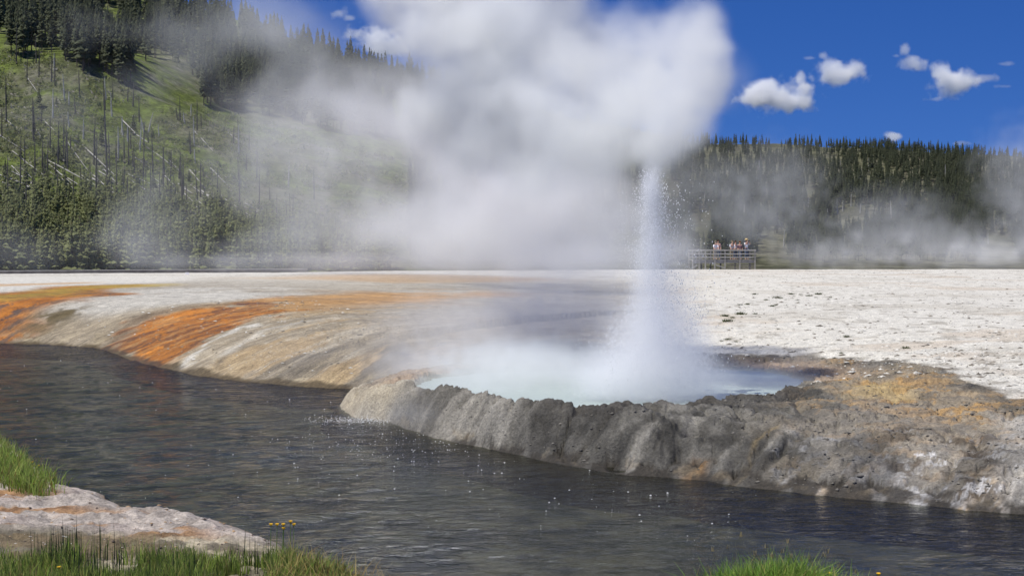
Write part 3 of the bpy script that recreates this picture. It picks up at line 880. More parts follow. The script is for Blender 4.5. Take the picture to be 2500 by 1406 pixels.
def put_snag(px, yb, yt, pale=False, lean=0., label=None, group=None):
    p = hill_at(px, yb)
    if p is None: return
    h = (yb - yt) * p[1] / F
    o = bpy.data.objects.new('dead_tree', (snp if pale else sn)[rg.integers(3)]); COL.objects.link(o)
    o.location = (p[0], p[1], p[2] - .1)
    k = h / 10
    kw = min(max(k, .75) * 1.6, 1.5); o.scale = (kw, kw, k)
    o.rotation_euler = (rg.normal(0, .02), lean + rg.normal(0, .02), rg.random() * 6.28 if not lean else 0)
    tag(o, label, 'dead tree', group)
put_snag(265, 500, 185, label='tallest bare dead trunk, rising over the middle of the green slope')
put_snag(235, 462, 322, label='straight dark dead trunk just left of the tallest bare trunk')
put_snag(297, 330, 284, True, label='short pale bleached trunk standing right of the tallest bare trunk')
put_snag(258, 245, 188, True, label='pale broken trunk standing where the open slope meets the dark forest')
put_snag(466, 285, 254, True, label='short pale trunk in the clearing below the dark forest edge')
put_snag(360, 330, 272, True, .28, label='pale leaning trunk of the forked pair on the bright green clearing')
put_snag(352, 325, 285, True, -.22, label='smaller pale trunk of the forked pair on the bright green clearing')
put_snag(476, 402, 366, True, label='pale stump-like trunk low on the slope at the edge of the steam')
for px, yb, yt in ((50, 470, 335), (85, 420, 335), (103, 415, 345), (115, 480, 330), (165, 420, 325), (108, 470, 372), (200, 495, 405), (240, 515, 405), (220, 520, 395), (302, 500, 400), (325, 420, 350), (368, 520, 400), (390, 520, 418), (15, 300, 210), (40, 160, 60), (95, 190, 110), (440, 300, 235), (408, 530, 430),
                   (180, 560, 430), (60, 575, 440), (140, 545, 420), (310, 555, 430), (350, 540, 420), (455, 545, 450), (495, 560, 470), (520, 555, 465), (275, 540, 440), (20, 540, 400), (80, 540, 410), (430, 560, 450), (545, 575, 480), (340, 300, 235)):
    put_snag(px, yb, yt, label='thin dark dead trunk standing on the lower green slope or among the young pines', group='dead trunks on the left hill')
for a, b in in_poly(70, [(-20, 330), (150, 330), (420, 430), (700, 520), (760, 600), (500, 580), (-20, 570)], rg):
    put_snag(a, b, b - 50 - 60 * rg.random(), label='thin dark dead trunk standing on the lower green slope or among the young pines', group='dead trunks on the left hill')
for a, b in in_poly(55, [(-20, 130), (110, 150), (260, 220), (460, 290), (700, 380), (800, 520), (500, 480), (-20, 330)], rg):
    put_snag(a, b, b - 30 - 55 * rg.random(), rg.random() < .3, label='grey dead trunk standing on the open upper part of the green slope', group='dead trunks on the upper left slope')
for a, b in in_poly(70, [(1680, 350), (2500, 380), (2500, 620), (1680, 600)], rg):
    put_snag(a, b, b - 16 - 26 * rg.random(), rg.random() < .6, label='bare dead trunk standing among the pines on the right hill', group='dead trunks on the right hill')
# fallen logs
log_me = []
for i in range(3):
    r2 = np.random.default_rng(540 + i)
    V_, T_ = trunk_arrays(1.0, .5, .25, 6, 4, .0, r2)
    log_me.append(np_mesh('fallen_log', V_, T_)); log_me[-1].materials.append(PALEWOOD)
def put_log(a, b, c_, d_, wid=.16, label=None):
    p, q_ = hill_at(a, b), hill_at(c_, d_)
    if p is None or q_ is None: return
    p = Vector(p) + Vector((0, 0, .15)); q_ = Vector(q_) + Vector((0, 0, .15))
    v_ = q_ - p
    if v_.length > 11 or v_.length < .5:
        v_ = v_.normalized() * min(max(v_.length, 1.5), 7 + 5 * rg.random())
    o = bpy.data.objects.new('fallen_log', log_me[rg.integers(3)]); COL.objects.link(o)
    o.location = p; o.rotation_euler = v_.to_track_quat('Z', 'Y').to_euler()
    o.scale = (wid * 2, wid * 2, v_.length)
    tag(o, label or 'pale fallen trunk lying down the green slope', 'fallen log', 'fallen trunks on the left hill')
for L_ in ((70, 200, 122, 272), (92, 325, 106, 352), (170, 360, 216, 422), (35, 376, 68, 404), (335, 393, 366, 416), (383, 382, 440, 424), (415, 398, 441, 423), (468, 424, 500, 462), (318, 440, 331, 456), (270, 460, 288, 478), (0, 470, 18, 496), (60, 432, 86, 462), (40, 430, 110, 466), (66, 460, 82, 474),
           (300, 300, 380, 376), (330, 330, 430, 400), (210, 370, 300, 450), (120, 400, 260, 470), (5, 340, 60, 372), (400, 430, 470, 500), (480, 330, 520, 372), (520, 420, 560, 460), (250, 415, 330, 500), (345, 460, 420, 520), (110, 300, 160, 350), (150, 430, 240, 485), (20, 300, 80, 352), (550, 490, 610, 530), (440, 500, 480, 530), (560, 330, 590, 352)):
    put_log(*L_, wid=.07 + .05 * rg.random())
for a, b in in_poly(70, [(-20, 380), (120, 400), (420, 440), (640, 500), (620, 560), (-20, 500)], rg):
    k = 14 + 50 * rg.random()
    put_log(a, b, a + k, b + k * (.35 + .6 * rg.random()), .05 + .06 * rg.random())

# ------------------------------------------------------------------ viewing platform and people
WOOD = flat_mat('weathered_wood', (.30, .285, .26), .9, .25, 2)
WOOD_D = flat_mat('shaded_timber', (.20, .18, .16), .9, .25, 2)
y0 = 130.5
gz = 1.17
def px2x(px, y_=y0): return (px - 1250) / F * y_
plat = empty('viewing_platform', (px2x(1770), y0, gz))
tag(plat, 'grey wooden viewing platform with railings at the back of the white flat', 'viewing platform')
def rel(px, z, yy): return (px2x(px) - px2x(1770), yy, z)
xL, xM, xR = px2x(1690) - px2x(1770), 0.0, px2x(1843) - px2x(1770)
DZ = .93
m_ = MB(); m_.box(((xL + xR) / 2, 1.4, DZ - .05), (xR - xL, 2.6, .08)); m_.build('deck', WOOD, plat)
m_ = MB(); m_.box(((xL + xM) / 2, .05, DZ - .22), (xM - xL - .1, .06, .26)); m_.box(((xR + xM) / 2, .05, DZ - .22), (xR - xM - .1, .06, .2)); m_.build('fascia', WOOD, plat)
for yy in (.0, 2.75):
    for px in (1691, 1707, 1722, 1745, 1770, 1806, 1843):
        m_ = MB(); m_.box(rel(px, 0, yy)[:2] + (.9,), (.12, .12, 1.86)); m_.build('post', WOOD, plat)
    for zz, ht in ((DZ + .86, .12), (DZ + .52, .10), (DZ + .20, .10)):
        m_ = MB(); m_.box(((xL + xR) / 2, yy - .085, zz), (xR - xL + .12, .045, ht)); m_.build('rail', WOOD, plat)
for zz in (.42, .20):
    m_ = MB(); m_.box(((xR + .2) / 2, .085, zz), (xR - .1, .04, .09)); m_.build('rail', WOOD_D, plat)
for zz in (DZ + .86, DZ + .52, DZ + .2):
    m_ = MB(); m_.box((xR + .085, 1.35, zz), (.045, 2.7, .11)); m_.build('rail', WOOD, plat)
m_ = MB(); m_.beam(rel(1749, .40, -.1), rel(1770, .14, -.1), .05, .12); m_.build('brace', WOOD, plat)
m_ = MB(); m_.beam(rel(1702, .40, -.1), rel(1690, .14, -.1), .05, .12); m_.build('brace', WOOD, plat)

SKIN = flat_mat('skin', (.55, .33, .24), .6, .05)
def skin_obj(name, J, E_, rad, mat_, parent=None, root=0):
    me = bpy.data.meshes.new(name); me.from_pydata(J, E_, [])
    o = bpy.data.objects.new(name, me); COL.objects.link(o)
    if parent is not None: o.parent = parent
    md = o.modifiers.new('skin', 'SKIN'); md.use_smooth_shade = True
    for i, r_ in enumerate(rad): me.skin_vertices[0].data[i].radius = r_ if isinstance(r_, tuple) else (r_, r_)
    for i in range(len(J)): me.skin_vertices[0].data[i].use_root = (i == root)
    sm = o.modifiers.new('sub', 'SUBSURF'); sm.levels = 1; sm.render_levels = 2
    me.materials.append(mat_)
    return o
def cloth(n, c_): return flat_mat(n, c_, .9, .12, 12)
def person(x_, y_, rz, h, shirt, trousers, hair, pose, label, hat=None):
    """pose: 'rest', 'lean', 'camera'."""
    k = h / 1.75
    lean = .16 if pose == 'lean' else .0
    J = [(0, 0, .95), (0, -lean * .4, 1.15), (0, -lean, 1.38), (0, -lean * 1.15, 1.50), (0, -lean * 1.3 - .01, 1.57), (0, -lean * 1.3 - .02, 1.68)]
    E_ = [(0, 1), (1, 2), (2, 3), (3, 4), (4, 5)]; rad = [(.15, .10), (.135, .095), (.15, .10), .052, (.072, .085), (.075, .09)]
    for sx in (-1, 1):
        n0 = len(J)
        if pose == 'camera': arm = [(sx * .19, -lean, 1.40), (sx * .27, -.18, 1.32), (sx * .10, -.30, 1.55), (sx * .06, -.33, 1.60)]
        elif pose == 'lean': arm = [(sx * .19, -lean, 1.40), (sx * .25, -.30, 1.18), (sx * .18, -.48, 1.02), (sx * .17, -.55, 1.0)]
        else: arm = [(sx * .19, 0, 1.40), (sx * .24, .02, 1.12), (sx * .25, -.10, .88), (sx * .25, -.13, .80)]
        J += arm; rad += [.058, .044, .034, .04]
        E_ += [(2, n0), (n0, n0 + 1), (n0 + 1, n0 + 2), (n0 + 2, n0 + 3)]
        n0 = len(J)
        J += [(sx * .095, 0, .88), (sx * .11, -.02, .50), (sx * .115, .02, .09), (sx * .12, -.14, .05)]
        rad += [.088, .062, .045, .035]
        E_ += [(0, n0), (n0, n0 + 1), (n0 + 1, n0 + 2), (n0 + 2, n0 + 3)]
    J = [tuple(c_ * k for c_ in p) for p in J]
    o = skin_obj('person', J, E_, rad, SKIN)
    o.location = (x_, y_, gz + DZ); o.rotation_euler = (0, 0, rz)
    tag(o, label, 'person', 'people on the viewing platform')
    j = lambda *ids: [J[i] for i in ids]
    g_ = 1.18
    skin_obj('shirt', j(0, 1, 2, 6, 7, 14, 15), [(0, 1), (1, 2), (2, 3), (3, 4), (2, 5), (5, 6)], [(.165, .118), (.155, .112), (.168, .118), .072, .058, .072, .058], shirt, o)
    skin_obj('trousers', j(0, 10, 11, 12, 18, 19, 20), [(0, 1), (1, 2), (2, 3), (0, 4), (4, 5), (5, 6)], [(.160, .112), .104, .08, .062, .104, .08, .062], trousers, o)
    hd = Vector(J[5])
    bm = bmesh.new()
    bmesh.ops.create_uvsphere(bm, u_segments=12, v_segments=8, radius=.105, matrix=Matrix.Translation(hd + Vector((0, .022, .03))) @ Matrix.Scale(1.12, 4, (0, 0, 1)))
    bmesh.ops.delete(bm, geom=[v for v in bm.verts if v.co.y < hd.y - .045 or v.co.z < hd.z - .12], context='VERTS')
    me = bpy.data.meshes.new('hair'); bm.to_mesh(me); bm.free()
    link_mesh('hair', me, [hair], o)
    for sx in (-1, 1):                                       # eyes
        m_ = MB(); m_.box((sx * .032, hd.y - .088, hd.z - .045), (.022, .012, .012)); m_.build('eye', DARK, o)
    m_ = MB(); m_.tube((0, hd.y - .08, hd.z - .045), (0, hd.y - .112, hd.z - .085), .010, .018, 5); m_.build('nose', SKIN, o)
    if hat is not None:
        m_ = MB()
        c0 = hd + Vector((0, 0, .055))
        m_.tube(c0, c0 + Vector((0, 0, .02)), .23, .20, 16); m_.tube(c0 + Vector((0, 0, .018)), c0 + Vector((0, 0, .13)), .125, .10, 14)
        m_.build('hat', hat, o)
    if pose == 'camera':
        c_ = MB(); c_.box((0, -.34 * k, 1.61 * k), (.13, .07, .085)); c_.tube((0, -.37 * k, 1.61 * k), (0, -.45 * k, 1.61 * k), .035, .035, 10)
        cm_ = c_.build('camera', DARK); cm_.matrix_parent_inverse = Matrix()
        cm_.location = o.location; cm_.rotation_euler = o.rotation_euler
        tag(cm_, 'small dark camera held up by the person in the straw hat', 'camera')
    return o
DARK = flat_mat('dark_plastic', (.02, .02, .022), .5, .1)
WHITE_C = cloth('white_cotton', (.78, .78, .82)); PINK_C = cloth('pink_cotton', (.50, .30, .29)); GREY_C = cloth('grey_cotton', (.55, .56, .60)); RED_C = cloth('plum_cotton', (.17, .10, .115)); JEANS = cloth('denim', (.12, .15, .22)); KHAKI = cloth('khaki_cloth', (.32, .27, .2))
BLONDE = flat_mat('blonde_hair', (.50, .40, .26), .7); BROWN_H = flat_mat('brown_hair', (.12, .06, .035), .7); GINGER = flat_mat('ginger_hair', (.40, .19, .08), .7); STRAW = flat_mat('straw', (.62, .48, .24), .8)
def pxp(px, dy): return px2x(px, y0 + dy)
person(pxp(1745, .6), y0 + .6, .25, 1.66, WHITE_C, KHAKI, BLONDE, 'lean', 'person in a white shirt leaning on the platform rail, leftmost of the group')
person(pxp(1753, 1.5), y0 + 1.5, -.2, 1.78, PINK_C, JEANS, BROWN_H, 'rest', 'person in a faded pink top just behind the one leaning on the rail')
person(pxp(1786, .6), y0 + .6, .15, 1.72, GREY_C, KHAKI, BLONDE, 'lean', 'fair haired person in a pale grey top leaning on the middle of the rail')
person(pxp(1795, 1.3), y0 + 1.3, .4, 1.70, WHITE_C, JEANS, BROWN_H, 'rest', 'person in white half hidden behind the fair haired one')
person(pxp(1806, .8), y0 + .8, -.1, 1.66, RED_C, JEANS, GINGER, 'rest', 'person in a plum top standing left of the straw hat')
person(pxp(1822, .7), y0 + .7, .5, 1.86, WHITE_C, JEANS, BROWN_H, 'camera', 'person in a straw hat, white shirt and jeans taking a photograph', STRAW)

# boardwalk at the far left
bw = empty('boardwalk', (-31.0, 88.0, 1.12))
tag(bw, 'low grey wooden boardwalk along the foot of the trees', 'boardwalk')
a0, a1 = Vector((-34, -3.0, .0)), Vector((14.5, 23.5, .0))
m_ = MB(); m_.beam(a0 + Vector((0, 0, .36)), a1 + Vector((0, 0, .36)), 1.6, .06); m_.build('deck', WOOD, bw)
dirv = (a1 - a0).normalized(); side = Vector((dirv.y, -dirv.x, 0))
m_ = MB(); m_.beam(a0 + side * .76 + Vector((0, 0, .25)), a1 + side * .76 + Vector((0, 0, .25)), .06, .16); m_.build('edge_beam', WOOD_D, bw)
m_ = MB(); m_.beam(a0 - side * .76 + Vector((0, 0, .25)), a1 - side * .76 + Vector((0, 0, .25)), .06, .16); m_.build('edge_beam', WOOD_D, bw)
nL = int((a1 - a0).length / 2.6)
for i in range(nL + 1):
    c_ = a0 + dirv * (i * 2.6)
    m_ = MB(); m_.box((c_.x, c_.y, .02), (.5, 1.5, .32), rz=math.atan2(dirv.y, dirv.x)); m_.build('sleeper', WOOD_D, bw)
p = G(457, 677, 1.16)
sg = empty('marker_post', (p[0], p[1], 1.12))
tag(sg, 'small white marker board on a short stake at the far edge of the pale flat', 'marker')
m_ = MB(); m_.box((0, .02, .10), (.05, .04, .3)); m_.build('stake', WOOD, sg)
m_ = MB(); m_.box((0, 0, .27), (.24, .025, .2)); m_.build('board', cloth('white_board', (.8, .78, .78)), sg)

# ------------------------------------------------------------------ grass
def grass_mat(name):
    t = NT(name)
    c = t.attr('albedo')
    t.set(Base__Color=c, Roughness=.6); t.p.inputs['Specular IOR Level'].default_value = .2
    tl = t.n('ShaderNodeBsdfTranslucent'); t.l(c, tl.inputs[0])
    mx = t.n('ShaderNodeMixShader'); mx.inputs[0].default_value = .35
    t.l(t.p.outputs[0], mx.inputs[1]); t.l(tl.outputs[0], mx.inputs[2]); t.l(mx.outputs[0], t.o.inputs['Surface'])
    return t.m
GRASS = grass_mat('grass_blade')
def blades(bx, by, bz, h, wd, col, bend, rg, segs=3, dirn=None):
    n = len(bx)
    a = rg.random(n) * 6.283 if dirn is None else dirn
    dx, dy = np.cos(a), np.sin(a)
    fa = rg.random(n) * 6.283
    ex, ey = np.cos(fa), np.sin(fa)
    Vs = []; Cs = []
    for k in range(segs + 1):
        f = k / segs
        hz = h * f * (1 - .35 * bend * f); out_ = h * bend * f * f * .7
        w_ = wd * (1 - f ** 1.5) * .5
        cx, cy, cz = bx + dx * out_, by + dy * out_, bz + hz - .01
        Vs += [np.stack([cx - ex * w_, cy - ey * w_, cz], 1), np.stack([cx + ex * w_, cy + ey * w_, cz], 1)]
        cc = col * (1.0) if f > .0 else col * .9
        Cs += [cc, cc]
    V_ = np.stack(Vs, 1).reshape(-1, 3); C_ = np.stack(Cs, 1).reshape(-1, 3)
    base = (np.arange(n) * (2 * (segs + 1)))[:, None]
    Q = np.concatenate([base + np.array([[2 * k, 2 * k + 1, 2 * k + 3, 2 * k + 2]]) for k in range(segs)], 0)
    return V_, Q, C_
def join_blades(parts):
    Vs, Qs, Cs = [], [], []; n0 = 0
    for V_, Q, C_ in parts:
        Vs.append(V_); Qs.append(Q + n0); Cs.append(C_); n0 += len(V_)
    return np.vstack(Vs), np.vstack(Qs), np.vstack(Cs)
def grass_obj(name, parts, label, kind='stuff', cat=None):
    V_, Q, C_ = join_blades(parts)
    me = np_mesh(name, V_, Q, False)
    set_attr(me, 'albedo', np.concatenate([C_, np.ones((len(C_), 1))], 1), 'FLOAT_COLOR')
    return tag(link_mesh(name, me, [GRASS]), label, cat, kind=kind)
gr = np.random.default_rng(21)
def pick(n, cols, wts):
    k = gr.choice(len(cols), n, p=np.array(wts) / sum(wts))
    return np.array(cols)[k] * (.75 + .5 * gr.random((n, 1)))
green = (.24, .34, .06); lime = (.34, .42, .10); olive = (.27, .27, .09); deep = (.10, .145, .045); strawc = (.40, .31, .12); ochr = (.30, .19, .06); rush = (.03, .045, .028)
parts = []
# lower left meadow
n = 52000
gx = -6.0 + 5.6 * gr.random(n); gy = 10.3 + 3.4 * gr.random(n)
pxg = 1250 + F * gx / gy
far_edge = np.interp(pxg, [-200, 0, 200, 420, 560, 660, 720, 800, 900, 1000], [12.55, 12.55, 12.7, 12.85, 12.85, 13.0, 13.15, 12.9, 12.4, 11.7]) + .14 * fbm(gx * 2, gy * 2, 200, 3)
bare = fbm(gx * 1.7, gy * 1.7, 201, 3) + .45 * np.exp(-(((pxg - 590) / 70) ** 2)) * (gy < 12.3)
z_, s_ = near_land(gx, gy)
ok = (gy < far_edge) & (s_ > -.03) & (gr.random(n) < smooth((.62 - bare) / .45)) & (gr.random(n) < smooth((far_edge - gy) / .25) * .9 + .1)
gx, gy, z_, pxg = gx[ok], gy[ok], z_[ok], pxg[ok]
n = len(gx)
rt = smooth((pxg - 640) / 200)
hh = (.13 + .15 * gr.random(n) ** 1.3) * lerp(1, .88, rt) * (.8 + .4 * smooth(.5 + fbm(gx * 1.2, gy * 1.2, 202, 3)))
cg = pick(n, [green, lime, deep, olive, strawc], [4, 2.6, 2.2, 2.2, .7]); co = pick(n, [olive, green, strawc, ochr, deep], [4, 2.0, 1.5, 1.2, 2])
cl = np.where((gr.random(n) < rt * .95)[:, None], co, cg)
dk = smooth((fbm(gx * 1.0, gy * 1.0, 203, 3) - .1) / .3)[:, None]
cl = cl * lerp(1.0, .7, dk)
parts.append(blades(gx, gy, z_, hh, .0075 + .005 * gr.random(n), cl, lerp(.3, .7, rt) * (.3 + 1.5 * gr.random(n)), gr))
# dark rushes standing above it
n = 520
gx = -5.2 + 3.0 * gr.random(n); gy = 11.6 + 1.3 * gr.random(n)
k = vnoise(gx * 2.5, gy * 1.2, 210) > .5
gx, gy = gx[k], gy[k]; n = len(gx); z_, s_ = near_land(gx, gy)
parts.append(blades(gx, gy, z_, .30 + .13 * gr.random(n), np.full(n, .009), pick(n, [rush, deep], [3, 1]), .08 * gr.random(n), gr))
# golden drooping stems at the right end
n = 420
gx = -2.1 + 1.5 * gr.random(n); gy = 11.3 + 1.7 * gr.random(n); z_, s_ = near_land(gx, gy); k = s_ > 0
gx, gy, z_ = gx[k], gy[k], z_[k]; n = len(gx)
parts.append(blades(gx, gy, z_, .32 + .12 * gr.random(n), np.full(n, .006), pick(n, [strawc, ochr], [3, 1]), .6 + .6 * gr.random(n), gr, 5))
grass_obj('grass', parts, 'tall green and golden meadow grass at the lower left bank')
# strip on the left bank
parts = []
n = 9000
tt_ = gr.random(n)
sp_ = np.array(W([(-260, 975), (-120, 1030), (0, 1100), (60, 1145), (95, 1165), (140, 1195)], .15))
ti = np.concatenate([[0], np.cumsum(np.linalg.norm(np.diff(sp_, axis=0), axis=1))]); ti = ti / ti[-1]
gx = np.interp(tt_, ti, sp_[:, 0]) + gr.normal(0, .14, n) - .16; gy = np.interp(tt_, ti, sp_[:, 1]) + gr.normal(0, .24, n) - .1
z_, s_ = near_land(gx, gy); k = (s_ > -.12) & (s_ < .95) & (vnoise(gx * 1.3, gy * 1.3, 220) + gr.random(n) * .5 > .42)
gx, gy, z_ = gx[k], gy[k], z_[k]; n = len(gx)
parts.append(blades(gx, gy, z_, .16 + .20 * gr.random(n), .010 + .006 * gr.random(n), pick(n, [green, lime, olive, ochr], [4, 2, 1.5, .5]), .2 + .7 * gr.random(n), gr))
grass_obj('bank_grass', parts, 'strip of green grass hanging over the left edge of the river')
# bright tuft at the lower right
parts = []
n = 5200
ck_ = gr.integers(0, 6, n)
gx = np.array([1.86, 2.02, 2.2, 2.38, 2.55, 1.72])[ck_] + gr.normal(0, .13, n); gy = np.array([11.3, 11.15, 11.35, 11.2, 11.3, 11.1])[ck_] + gr.normal(0, .12, n); z_, s_ = near_land(gx, gy)
hf = np.array([.75, .95, 1.0, .8, .45, .4])[ck_] * (.75 + .5 * vnoise(gx * 7, gy * 7, 230))
parts.append(blades(gx, gy, z_, (.20 + .31 * hf) * (.75 + .4 * gr.random(n)), .009 + .005 * gr.random(n), pick(n, [(.17, .32, .045), lime, green, deep, strawc], [4, 2, 1.5, 1, .4]), .2 + 1.0 * gr.random(n), gr))
for px, yt in ((1742, 1336), (1776, 1330), (1810, 1300), (1842, 1345), (1870, 1328), (1908, 1340), (1922, 1316), (1930, 1352), (1975, 1355), (2008, 1348), (2022, 1340), (2046, 1374), (2090, 1390), (1886, 1350), (1958, 1360), (1985, 1372)):
    p = at(px, yt, 11.3)
    b0 = near_land(np.array([p[0]]), np.array([11.3]))[0][0]
    h1 = max(p[2] - b0, .1)
    parts.append(blades(np.array([p[0] - .02]), np.array([11.3]), np.array([b0]), np.array([h1]), np.array([.009]), np.array([(.26, .23, .13)]), np.array([.08]), gr, 4))
    q_ = at(px, yt + 6, 11.3)
    parts.append(blades(q_[0] + gr.normal(0, .006, 7), np.full(7, 11.3) + gr.normal(0, .006, 7), np.full(7, q_[2]), np.full(7, .05), np.full(7, .007), np.tile(np.array([(.32, .27, .15)]), (7, 1)), np.full(7, .4), gr, 2))
grass_obj('grass_tuft', parts, 'bright green tuft of grass with dry seed stems at the near river edge', 'thing', 'grass tuft')

# yellow flowers
PETAL = flat_mat('yellow_petals', (.70, .42, .02), .7, .1); STEM = flat_mat('flower_stem', (.10, .17, .04), .8, .1)
def flower(px, py, y_, label):
    p = at(px, py, y_)
    b0 = float(near_land(np.array([p[0]]), np.array([y_]))[0][0]); b0 = max(b0, -.02)
    o = empty('yellow_flower', (p[0], y_, b0))
    h1 = p[2] - b0
    m_ = MB(); m_.tube((0, 0, -.02), (.006, 0, h1 - .005), .0035, .003, 5); m_.build('stem', STEM, o)
    m_ = MB(); m_.tube((.006, 0, h1 - .006), (.006, 0, h1 + .012), .007, .014, 8)
    for i in range(9):
        a = 6.283 * i / 9
        m_.beam((.006 + .006 * math.cos(a), .006 * math.sin(a), h1), (.006 + .017 * math.cos(a), .017 * math.sin(a), h1 + .014), .011, .005)
    m_.build('flower_head', PETAL, o)
    tag(o, label, 'flower', 'yellow flowers on the near bank')
for px, py in ((660, 1281), (675, 1281), (690, 1281), (716, 1281), (691, 1290), (708, 1274)):
    flower(px, py, 13.3, 'small yellow flower in the loose cluster where the white crust meets the golden grass')
flower(142, 1386, 11.9, 'single yellow flower low in the green meadow grass at the lower left')
flower(77, 1129, 19.2, 'upper yellow flower on the grassy left river edge'); flower(93, 1137, 18.8, 'lower yellow flower on the grassy left river edge')
flower(2025, 1401, 11.4, 'yellow flower at the right edge of the bright grass tuft'); flower(2143, 1402, 11.4, 'yellow flower at the bottom of the picture, well right of the grass tuft')

# low tufts on the white flat
tuft_me = []
for i in range(5):
    r2 = np.random.default_rng(600 + i)
    n = 70
    V_, Q, C_ = blades(r2.normal(0, .28, n), r2.normal(0, .28, n), np.zeros(n), .35 + .45 * r2.random(n), np.full(n, .11), np.array([(.085, .10, .04)]) * (.5 + 1.1 * r2.random((n, 1))), .5 + .8 * r2.random(n), r2, 2)
    me = np_mesh('tuft', V_, Q, False)
    set_attr(me, 'albedo', np.concatenate([C_, np.ones((len(C_), 1))], 1), 'FLOAT_COLOR'); me.materials.append(GRASS)
    tuft_me.append(me)
def land_hit(px, py):
    dx, dy, dz = ray(px, py)
    ys = np.geomspace(16, 131, 1500); t_ = ys / dy
    zz = far_land(dx * t_, ys)[0]
    i = int(np.argmax((EYE + dz * t_) < zz))
    return dx * t_[i], ys[i], zz[i]
spec = {(2211, 850): 'dark round shrub out on the white flat, the rightmost of the isolated ones', (2067, 823): 'dark upright shrub alone in the middle of the white flat', (2054, 862): 'small dark tuft nearest the crusted shelf on the white flat',
        (1776, 785): 'wide low green tuft close beside the spray on the white flat', (1808, 768): 'broad olive tuft right of the spray on the white flat'}
for px, py, sz in ((2211, 850, 17), (2067, 823, 16), (2054, 862, 10), (1776, 785, 22), (1808, 768, 20), (1842, 719, 12), (1931, 719, 13), (1955, 720, 9), (1975, 723, 12), (1998, 719, 15), (1898, 728, 16), (1870, 733, 11), (1907, 729, 8), (1806, 745, 11), (1825, 744, 13), (1885, 748, 13), (1895, 745, 9), (1920, 746, 7), (1946, 733, 8), (1950, 738, 6),
                   (2026, 727, 9), (1845, 767, 11), (1770, 772, 16), (1788, 776, 12), (1762, 833, 9), (1777, 829, 14), (1796, 835, 11), (1818, 822, 7), (1868, 813, 6), (1899, 804, 7), (2010, 875, 9), (2038, 874, 8), (2010, 853, 6), (2156, 835, 6), (1968, 856, 6), (1773, 868, 8), (1786, 850, 6), (1932, 842, 5), (2001, 838, 5), (1812, 840, 5), (1918, 732, 6), (1992, 727, 7), (1938, 724, 6), (2106, 722, 6), (2125, 722, 6)):
    p = land_hit(px, py)
    o = bpy.data.objects.new('ground_tuft', tuft_me[gr.integers(5)]); COL.objects.link(o)
    k = sz * p[1] / F * .85
    o.location = (p[0], p[1], p[2] - .01); o.scale = (k * 1.15, k * 1.15, k * .9); o.rotation_euler = (0, 0, gr.random() * 6.28)
    tag(o, spec.get((px, py), 'low olive tuft scattered over the white flat beyond the spray'), 'tuft', 'tufts on the white flat')

# ------------------------------------------------------------------ the geyser's drops, splashes and white flecks for sun glints
DROP = NT('water_drops')
DROP.set(Base__Color=(.96, .96, .95), Roughness=.3)
tl = DROP.n('ShaderNodeBsdfTranslucent'); tl.inputs[0].default_value = (.96, .96, .95, 1)
mx = DROP.n('ShaderNodeMixShader'); mx.inputs[0].default_value = .5
DROP.l(DROP.p.outputs[0], mx.inputs[1]); DROP.l(tl.outputs[0], mx.inputs[2]); DROP.l(mx.outputs[0], DROP.o.inputs['Surface'])
OCT = np.array([(1, 0, 0), (-1, 0, 0), (0, 1, 0), (0, -1, 0), (0, 0, 1), (0, 0, -1)], float)
OCF = np.array([(0, 2, 4), (2, 1, 4), (1, 3, 4), (3, 0, 4), (2, 0, 5), (1, 2, 5), (3, 1, 5), (0, 3, 5)])
def drops(P, r, stretch):
    n = len(P)
    sc_ = np.stack([r, r, r * stretch], 1)
    V_ = (P[:, None, :] + OCT[None] * sc_[:, None, :]).reshape(-1, 3)
    F_ = (np.arange(n)[:, None, None] * 6 + OCF[None]).reshape(-1, 3)
    return V_, F_
dr = np.random.default_rng(33)
vx, vy, vz0 = G(1592, 972, POOL_Z)
def ballistic(n, vlo, vhi, spread, x0=0., t0=0.):
    v0 = vlo + (vhi - vlo) * dr.random(n)
    t_ = (t0 + (1 - t0) * dr.random(n)) * 2 * v0 / 9.8
    hx = dr.normal(0, spread, n) + x0; hy = dr.normal(0, spread, n)
    return np.stack([vx + dr.normal(0, .06, n) + hx * t_, vy + dr.normal(0, .06, n) + hy * t_, POOL_Z + v0 * t_ - 4.9 * t_ * t_], 1)
def bursts(nb, m):
    out = []
    for _ in range(nb):
        v0 = 3.2 + 5.4 * dr.random(); t_ = (.25 + .7 * dr.random()) * 2 * v0 / 9.8
        hx, hy = dr.normal(0, .22 + .5 * (v0 < 6), 2)
        vv = v0 + dr.normal(0, .16, m); tt = t_ + dr.normal(0, .03, m); gx_ = hx + dr.normal(0, .05, m); gy_ = hy + dr.normal(0, .05, m)
        out.append(np.stack([vx + gx_ * tt, vy + gy_ * tt, np.maximum(POOL_Z + vv * tt - 4.9 * tt * tt, POOL_Z + .02)], 1))
    return np.vstack(out)
P = np.vstack([ballistic(1200, 7.4, 8.75, .13), ballistic(600, 5.0, 8.2, .3), ballistic(2200, 2.2, 5.0, .8), ballistic(900, 5.0, 7.0, .40, .62, .3), ballistic(260, 7.6, 8.5, .16, .62, .25), ballistic(160, 7.8, 8.4, .1, -.38, .3), ballistic(350, 2.5, 5.2, .25, 1.15, .3), bursts(90, 45)])
rr = .003 + .0065 * dr.random(len(P)) ** 2
geo = empty('geyser_jet', (vx, vy, POOL_Z))
tag(geo, 'white column of spray shooting up from the steaming pool', 'geyser', kind='thing')
V_, F_ = drops(P - np.array([vx, vy, POOL_Z]), rr, 1.0 + 1.5 * dr.random(len(P)))
o = link_mesh('water_drops', np_mesh('water_drops', V_, F_, False), [DROP.m], geo); o['kind'] = 'stuff'
